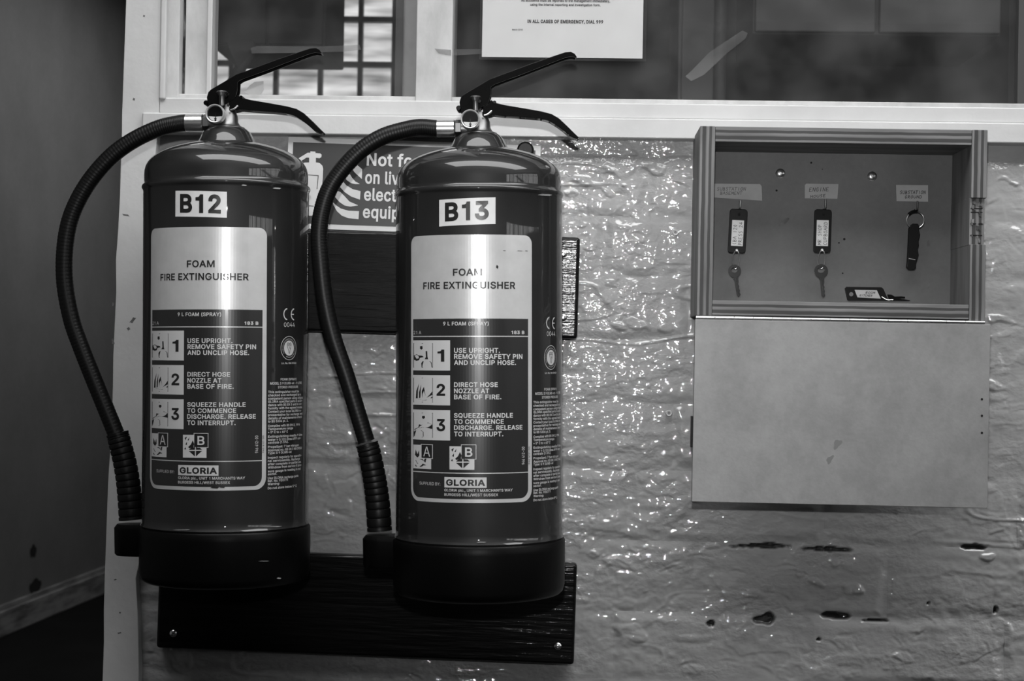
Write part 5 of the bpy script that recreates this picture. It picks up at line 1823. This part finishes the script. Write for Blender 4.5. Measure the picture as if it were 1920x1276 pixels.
# hinge and flap
zh = -hh - 0.0025
hg = MB()
nk = 15
for k in range(nk):
    a, b = -hw - 0.001 + (BW + 0.001) * k / nk, -hw - 0.001 + (BW + 0.001) * (k + 1) / nk
    hg.tube([(a + 0.0003, -0.0012, zh), (b - 0.0003, -0.0012, zh)], 0.0021, 12)
ho = hg.build('piano_hinge', M['chrome'], kb, smooth=True)
MB().box((-hw, 0.0005, zh - 0.001), (hw, 0.002, -hh + 0.001)).build('hinge_leaf', M['key_dark'], kb)
f0 = kloc(1303, 597, YB)
f1 = kloc(1850, 952, YB)
FW = f1[0] - f0[0]
fz1, fz0 = -hh - 0.0045, f1[1]
FY = -0.003
fp = MB().box((f0[0], FY, fz0), (f1[0], FY + 0.009, fz1)).build('flap', M['flap'], kb, bevel=0.0006)
for (px, py) in ((1841, 748), (1841, 779), (1841, 811)):
    x_, z_ = kloc(px, py, YB + FY)
    MB().lathe([(0.0001, 0.0004), (0.0013, 0.0003), (0.0013, 0)], 12, Matrix.Translation((x_, FY, z_)) @ Matrix.Rotation(PI / 2, 4, 'X')).build('nail_hole', M['black_hole'], fp)
x_, z_ = kloc(1299, 780, YB)
_, z2 = kloc(1299, 838, YB)
MB().box((f0[0] - 0.0022, FY + 0.001, z2), (f0[0], FY + 0.012, z_)).build('catch_plate', M['black'], fp)
# stains on the flap
for (px, py, rx, ry, a) in ((1570, 832, 6, 10, -0.6), (1556, 861, 4.5, 9, -0.6)):
    x_, z_ = kloc(px, py, YB + FY)
    v = []
    for k in range(18):
        t_ = 2 * PI * k / 18
        r_ = 1 + 0.25 * math.sin(3 * t_ + px)
        u_, w_ = rx / 1699 * r_ * math.cos(t_), ry / 1699 * r_ * math.sin(t_)
        v.append((x_ + u_ * math.cos(a) - w_ * math.sin(a), FY - 0.00012, z_ + u_ * math.sin(a) + w_ * math.cos(a)))
    MB().add(v, [tuple(range(18))]).build('stain', mat('finger_mark', 0.15, 0.6), fp)

# screws, hooks, paper labels on the back panel
YI = YB + YBK
for (px, py) in ((1463, 325), (1635, 330.5)):
    x_, z_ = kloc(px, py, YI)
    MB().lathe([(0.0058, 0.0), (0.0055, 0.0014), (0.0040, 0.0026), (0.0018, 0.0030), (0.0014, 0.0016), (0.0001, 0.0016)], 24,
               Matrix.Translation((x_, YBK, z_)) @ Matrix.Rotation(PI / 2, 4, 'X')).build('screw', M['chrome'], kb, smooth=True)
for (px, py, r_) in ((1521, 305, .0012), (1542, 317, .0006), (1456, 357, .0012), (1583, 448, .0014), (1573, 455, .001), (1580, 512, .0009)):
    x_, z_ = kloc(px, py, YI)
    MB().lathe([(0.0001, 0.0003), (r_, 0.0003), (r_, 0)], 8, Matrix.Translation((x_, YBK, z_)) @ Matrix.Rotation(PI / 2, 4, 'X')).build('pin_hole', M['black_hole'], kb)
for (px, py, rx, ry, a) in ((1470, 416, 4, 12, -0.9), (1741, 458, 3, 8, 0), (1741, 535, 3, 5, 0)):
    x_, z_ = kloc(px, py, YI)
    v = []
    for k in range(16):
        t_ = 2 * PI * k / 16
        u_, w_ = rx / 1615 * math.cos(t_), ry / 1615 * math.sin(t_)
        v.append((x_ + u_ * math.cos(a) - w_ * math.sin(a), YBK - 0.0001, z_ + u_ * math.sin(a) + w_ * math.cos(a)))
    MB().add(v, [tuple(range(16))]).build('smudge', M['stain'], kb)

# single stroke capitals for handwriting
G = {'A': [[(0, 0), (.45, 1), (.9, 0)], [(.2, .4), (.75, .42)]], 'B': [[(.1, 0), (.15, 1)], [(.1, 1), (.7, .85), (.6, .55), (.15, .5), (.8, .35), (.65, 0), (.1, 0)]],
     'C': [[(.8, .85), (.5, 1), (.1, .6), (.15, .15), (.5, 0), (.8, .12)]], 'D': [[(.1, 0), (.15, 1)], [(.05, 1), (.6, .95), (.9, .5), (.6, .05), (.05, 0)]],
     'E': [[(.75, 1), (.1, .95), (.05, 0), (.8, .02)], [(.08, .5), (.6, .52)]], 'G': [[(.8, .85), (.45, 1), (.1, .55), (.2, .08), (.6, 0), (.8, .4), (.45, .42)]],
     'H': [[(.1, 0), (.15, 1)], [(.8, 0), (.8, 1)], [(.1, .5), (.8, .52)]], 'I': [[(.4, 0), (.45, 1)]], 'M': [[(0, 0), (.15, 1), (.45, .35), (.8, 1), (.9, 0)]],
     'N': [[(.05, 0), (.15, 1), (.75, 0), (.85, 1)]], 'O': [[(.45, 1), (.1, .6), (.15, .1), (.5, 0), (.85, .4), (.75, .9), (.45, 1)]],
     'P': [[(.1, 0), (.15, 1), (.75, .9), (.7, .5), (.12, .45)]], 'R': [[(.1, 0), (.15, 1), (.75, .9), (.65, .55), (.12, .5), (.8, 0)]],
     'S': [[(.8, .9), (.45, 1), (.15, .75), (.7, .4), (.6, .05), (.1, .08)]], 'T': [[(.45, 0), (.45, 1)], [(-.1, .97), (1.0, 1)]],
     'U': [[(.1, 1), (.1, .2), (.45, 0), (.8, .2), (.85, 1)]], 'V': [[(0, 1), (.4, 0), (.85, 1)]], '1': [[(.4, 0), (.45, 1)]],
     '2': [[(.1, .8), (.45, 1), (.75, .75), (.1, 0), (.85, .02)]], '0': [[(.45, 1), (.15, .5), (.45, 0), (.75, .5), (.45, 1)]], '4': [[(.6, 0), (.6, 1), (.05, .35), (.9, .38)]],
     '(': [[(.6, 1.05), (.3, .5), (.6, -.05)]], 'K': [[(.1, 0), (.15, 1)], [(.8, 1), (.15, .5), (.85, 0)]], 'Y': [[(.4, 0), (.4, .5), (0, 1)], [(.4, .5), (.85, 1)]], ' ': []}


def handwrite(mb, txt, fn, w_, y=0.0, thick=0.04, pitch=1.12):
    """fn maps (u, v) with v one capital high into (x, z); w_ is half the stroke width in metres"""
    u = 0
    for ch in txt:
        for st in G.get(ch, []):
            pp = [Vector(fn(u + a, b)) for a, b in st]
            for i in range(len(pp) - 1):
                d = pp[i + 1] - pp[i]
                if d.length < 1e-9:
                    continue
                d.normalize()
                n_ = Vector((-d.y, d.x)) * w_
                e_ = d * w_ * 0.6
                a, b = pp[i] - e_, pp[i + 1] + e_
                mb.add([(a.x + n_.x, y, a.y + n_.y), (a.x - n_.x, y, a.y - n_.y), (b.x - n_.x, y, b.y - n_.y), (b.x + n_.x, y, b.y + n_.y)], [(0, 1, 2, 3)])
        u += pitch
    return u


def line_fn(px0, py0, px1, py1, hpx, n_chars, Y, loc=kloc, shear=0.15):
    a, b = Vector(loc(px0, py0, Y)), Vector(loc(px1, py1, Y))
    d = (b - a) / (n_chars * 1.12)
    up = Vector((-(b - a).y, (b - a).x)).normalized() * (hpx / 1615)
    return lambda u, v: tuple(a + d * u + up * v + d * shear * v)


papers = [([(1340, 344), (1425, 345), (1428, 349), (1429, 376), (1338, 370)], [('SUBSTATION', 1344, 357, 1399, 357, 6), ('BASEMENT', 1350, 364.5, 1392, 364.5, 5)]),
          ([(1512, 344), (1572, 345), (1570, 372.5), (1509, 371.5), (1509, 347)], [('ENGINE', 1517, 359, 1555, 358, 7), ('HOUSE', 1519, 371, 1549, 369, 5)]),
          ([(1680, 346.5), (1740, 347), (1740, 378), (1681, 377)], [('SUBSTATION', 1687, 363.5, 1736, 363.5, 6), ('GROUND', 1696, 371.5, 1729, 371.5, 5)])]
for pts, lines in papers:
    mb = MB()
    mb.prism([kloc(a, b, YI) for a, b in pts], YBK - 0.0003, YBK)
    po = mb.build('paper_label', M['paper_old'], kb)
    mb = MB()
    for (t, xa, ya, xb_, yb, h_) in lines:
        handwrite(mb, t, line_fn(xa, ya, xb_, yb, h_, len(t), YI), 0.00028, y=YBK - 0.0005)
    mb.build('handwriting', M['ink'], po)

hooks = []
for (px, py0, py1) in ((1387, 376, 394), (1547, 374, 394), (1719, 377, 395)):
    x_, zt_ = kloc(px, py0, YI - 0.012)
    _, zb_ = kloc(px, py1, YI - 0.012)
    hk = MB().tube(spline([(x_, YBK, zb_ + 0.002), (x_, YBK - 0.006, zb_ - 0.0005), (x_, YBK - 0.012, zb_ - 0.001), (x_, YBK - 0.0155, zb_ + 0.002), (x_, YBK - 0.0165, zt_)], 6), 0.0011, 10)
    hk.build('cup_hook', M['brass'], kb, smooth=True)
    hooks.append((x_, zb_))


def kworld(x_, y_, z_):
    return Vector((ctr.x, YB, ctr.z)) + (Matrix.Rotation(-kang, 4, 'Y') @ Vector((x_, y_, z_)))


def rounded(w_, h_, r, n=5):
    out = []
    for (cx, cy, a0) in ((w_ / 2 - r, h_ / 2 - r, 0), (-w_ / 2 + r, h_ / 2 - r, 90), (-w_ / 2 + r, -h_ / 2 + r, 180), (w_ / 2 - r, -h_ / 2 + r, 270)):
        for k in range(n + 1):
            a = math.radians(a0 + 90 * k / n)
            out.append((cx + r * math.cos(a), cy + r * math.sin(a)))
    return out


def key_shape(dark, parent, origin, ang_, bow=0.0075, blade=0.022):
    """a cut key hanging from its bow; origin is the centre of the bow"""
    m_ = M['key_dark'] if dark else M['key_mid']
    mb = MB()
    n = 28
    # bow as ring with a window
    outer = [(bow * math.cos(2 * PI * k / n), bow * 1.05 * math.sin(2 * PI * k / n)) for k in range(n)]
    inner = [(bow * 0.52 * math.cos(2 * PI * k / n), bow * 0.18 + bow * 0.42 * math.sin(2 * PI * k / n)) for k in range(n)]
    v = [(a, -0.001, b) for a, b in outer] + [(a, -0.001, b) for a, b in inner] + [(a, 0.001, b) for a, b in outer] + [(a, 0.001, b) for a, b in inner]
    f = []
    for k in range(n):
        j = (k + 1) % n
        f += [(k, j, n + j, n + k), (2 * n + j, 2 * n + k, 3 * n + k, 3 * n + j), (j, k, 2 * n + k, 2 * n + j), (n + k, n + j, 3 * n + j, 3 * n + k)]
    mb.add(v, f)
    z0 = -bow * 0.98
    poly = [(-0.0030, z0), (-0.0030, z0 - 0.002), (-0.0022, z0 - 0.003), (-0.0022, z0 - blade + 0.002), (-0.001, z0 - blade), (0.0008, z0 - blade + 0.0005)]
    z_ = z0 - blade + 0.002
    k = 0
    while z_ < z0 - 0.004:
        poly += [(0.0022 if k % 2 == 0 else 0.0014, z_)]
        z_ += 0.0024
        k += 1
    poly += [(0.0025, z0 - 0.003), (0.003, z0)]
    mb.prism(poly, -0.001, 0.001)
    mb.prism([(-0.0004, z0 - 0.001), (0.0004, z0 - 0.001), (0.0004, z0 - blade + 0.003), (-0.0004, z0 - blade + 0.003)], -0.0013, -0.0009)
    o__ = mb.build('key', m_, parent, bevel=0.0002)
    o__.location = origin
    o__.rotation_euler = (0, ang_, 0)
    return o__


def key_tag_set(name, hook, center_px, w_px, h_px, tilt, label, lines, key_px, key_ang, dark, ins_px):
    """tag hanging on a hook with its key below"""
    Yt = YBK - 0.0165
    Yw = YB + Yt
    cx, cz = kloc(center_px[0], center_px[1], Yw)
    e_ = empty(name, kworld(cx, Yt, cz), (0, -kang + tilt, 0))
    tag(e_, label, 'key tag')
    sc = FPX / (Yw - CAM.y)
    w_, h_ = w_px / sc, h_px / sc
    # body with a hole at its top
    out = rounded(w_, h_, 0.0034)
    MB().prism(out, -0.0018, 0.0016).build('tag_body', M['tag_black'], e_, bevel=0.0006)
    Rt = Matrix.Rotation(kang - tilt, 4, 'Y')

    def tl_(px, py, Y=None):
        p_ = at(px, py, Yw) - e_.location
        v = Rt @ Vector((p_.x, 0, p_.z))
        return v.x, v.z
    a, b = tl_(ins_px[0], ins_px[1]), tl_(ins_px[2], ins_px[3])
    icx, icz = (a[0] + b[0]) / 2, (a[1] + b[1]) / 2
    iw, ih = (ins_px[2] - ins_px[0] - 1) / sc, (ins_px[3] - ins_px[1]) / sc
    io = MB().box((icx - iw / 2, -0.0022, icz - ih / 2), (icx + iw / 2, -0.0019, icz + ih / 2)).build('paper_insert', M['sticker'], e_)
    mb = MB()
    nL = len(lines)
    for i, t in enumerate(lines):
        x_base = icx - iw / 2 + iw * (0.42 + 0.48 * i)
        hh_ = iw * 0.3
        Ln = ih * 0.92 * min(1.0, len(t) / 9.0 + 0.1)
        pch = Ln / (len(t) * 1.12)
        handwrite(mb, t, lambda u, v, xb=x_base, hh=hh_, pc=pch: (xb - v * hh, icz - ih * 0.46 + u * pc), 0.00022, y=-0.0024)
    mb.build('handwriting', M['ink'], io)
    MB().lathe([(0.0001, 0.0003), (0.0015, 0.0003), (0.0015, 0)], 14, Matrix.Translation((0, -0.0018, -h_ / 2 + 0.0030)) @ Matrix.Rotation(PI / 2, 4, 'X')).build('eyelet', M['sticker'], e_)
    MB().lathe([(0.0001, 0.0003), (0.0016, 0.0003), (0.0016, 0)], 14, Matrix.Translation((0.0006, -0.0018, h_ / 2 - 0.0062)) @ Matrix.Rotation(PI / 2, 4, 'X')).build('hanging_hole', M['black_hole'], e_)
    k_ = tl_(*key_px)
    # split ring from the lower hole to the bow
    zt_, zb_ = -h_ / 2 + 0.0025, k_[1] + 0.003
    mid, rr = (zt_ + zb_) / 2, (zt_ - zb_) / 2
    cxr = k_[0] * 0.45
    ring = [(cxr + 0.0040 * math.sin(2 * PI * k / 28) , -0.0004 - 0.0028 * math.cos(2 * PI * k / 28), mid + rr * math.cos(2 * PI * k / 28)) for k in range(28)]
    MB().tube(ring, 0.0006, 8, closed=True).build('split_ring', M['chrome'], e_, smooth=True)
    key_shape(dark, e_, (k_[0], 0.0, k_[1]), key_ang, bow=0.0078 if not dark else 0.0072, blade=0.0225)
    return e_


key_tag_set('key_tag', 0, (1383, 433), 33, 82, 0.035, 'black key tag hanging under the SUBSTATION BASEMENT label with a dark key',
            ['(BA 120', 'PRESS 24'], (1377.5, 508), -0.22, True, (1371, 413, 1394, 461))
key_tag_set('key_tag', 1, (1542, 433), 32, 81, 0.012, 'black key tag hanging under the ENGINE HOUSE label with a shiny key',
            ['MR SHOP', 'CUPBOARD'], (1539.5, 508), -0.12, False, (1530, 413, 1553, 461))

# bottle opener like fob on a ring
Yt = YBK - 0.0155
cx, cz = kloc(1716.5, 412, YB + Yt)
e = empty('key_fob', kworld(cx, Yt, cz), (0, -kang, 0))
tag(e, 'black lever shaped fob on a ring hanging under the SUBSTATION GROUND label', 'key fob')
MB().tube([(0.0098 * math.cos(2 * PI * k / 40), 0.0006 * math.sin(2 * PI * k / 20), 0.0098 * math.sin(2 * PI * k / 40)) for k in range(40)], 0.0008, 8, closed=True).build('split_ring', M['chrome'], e, smooth=True)
MB().tube([(0.0099 * math.cos(math.radians(a)), -0.0002, 0.0099 * math.sin(math.radians(a))) for a in range(78, 145, 6)], 0.0016, 8).build('ring_wrap', M['tag_black'], e, smooth=True)
sc = 1620
fz = lambda zx, zy: ((1480 + zx / 5.104 - 1716.5) / sc, (412 - (330 + zy / 5.104)) / sc)
poly = [fz(*p_) for p_ in [(1160, 470), (1180, 455), (1225, 455), (1240, 480), (1238, 510), (1250, 560), (1236, 620), (1240, 660), (1230, 700), (1240, 750), (1225, 800), (1215, 840), (1218, 875), (1195, 892), (1150, 892), (1128, 870), (1135, 790), (1143, 500)]]
MB().prism(poly, -0.003, 0.003).build('fob_body', M['tag_black'], e, bevel=0.0008)
poly = [fz(*p_) for p_ in [(1145, 782), (1207, 792), (1207, 799), (1145, 790)]]
MB().prism(poly, -0.0034, 0.0).build('metal_band', M['chrome'], e)

# fallen tag lying on the bottom of the box, leaning on the back panel
Yt = YBK - 0.02
fy = lambda zx, zy: kloc(1480 + zx / 5.104, 330 + zy / 5.104, YB + Yt)
cx, cz = fy(720, 1185)
zfloor = -hh + T
e = empty('key_tag', kworld(cx, Yt, zfloor), (0, -kang, 0))
tag(e, 'black key tag with key lying fallen on the floor of the key box', 'key tag')
rel2 = lambda zx, zy: (fy(zx, zy)[0] - cx, max(fy(zx, zy)[1] - zfloor, 0.0002) + 0.002 * 0)
dz = 0.0
poly = [rel2(*p_) for p_ in [(530, 1075), (545, 1058), (880, 1062), (900, 1080), (945, 1185), (940, 1192), (570, 1192), (555, 1185)]]
MB().prism(poly, -0.0015, 0.0015).build('tag_body', M['tag_black'], e, bevel=0.0005)
poly = [rel2(*p_) for p_ in [(622, 1088), (835, 1092), (872, 1172), (650, 1160)]]
io = MB().prism(poly, -0.0018, -0.0014).build('paper_insert', M['paper_old'], e)
mb = MB()
a, b = rel2(725, 1125), rel2(820, 1125)
handwrite(mb, 'ROOM', lambda u, v: (a[0] + (b[0] - a[0]) * u / 4.5 + 0.0006 * v, a[1] + v * 0.0025), 0.0002, y=-0.002)
a2, b2 = rel2(668, 1150), rel2(790, 1156)
handwrite(mb, 'KITCHEN'.replace('K', 'K'), lambda u, v: (a2[0] + (b2[0] - a2[0]) * u / 7.8 + 0.0006 * v, a2[1] + v * 0.0022), 0.0002, y=-0.002)
mb.build('handwriting', M['ink'], io)
c2 = rel2(590, 1130)
MB().lathe([(0.0001, 0.0003), (0.0024, 0.0003), (0.0024, 0)], 16, Matrix.Translation((c2[0], -0.0015, c2[1])) @ Matrix.Rotation(PI / 2, 4, 'X')).build('eyelet', M['mdf'], e)
r0, r1, r2 = rel2(880, 1155), rel2(930, 1188), rel2(990, 1190)
MB().tube(spline([(r0[0], -0.002, r0[1]), (r1[0], -0.0025, r1[1] + 0.0006), (r2[0], -0.001, r2[1] + 0.0008)], 6), 0.0006, 8).build('split_ring', M['chrome'], e, smooth=True)
poly = [rel2(*p_) for p_ in [(940, 1130), (980, 1132), (1010, 1150), (1075, 1148), (1110, 1152), (1112, 1168), (1060, 1172), (1165, 1186), (1150, 1193), (960, 1192)]]
MB().prism(poly, 0.0015, 0.0035).build('key', M['key_dark'], e, bevel=0.0003)
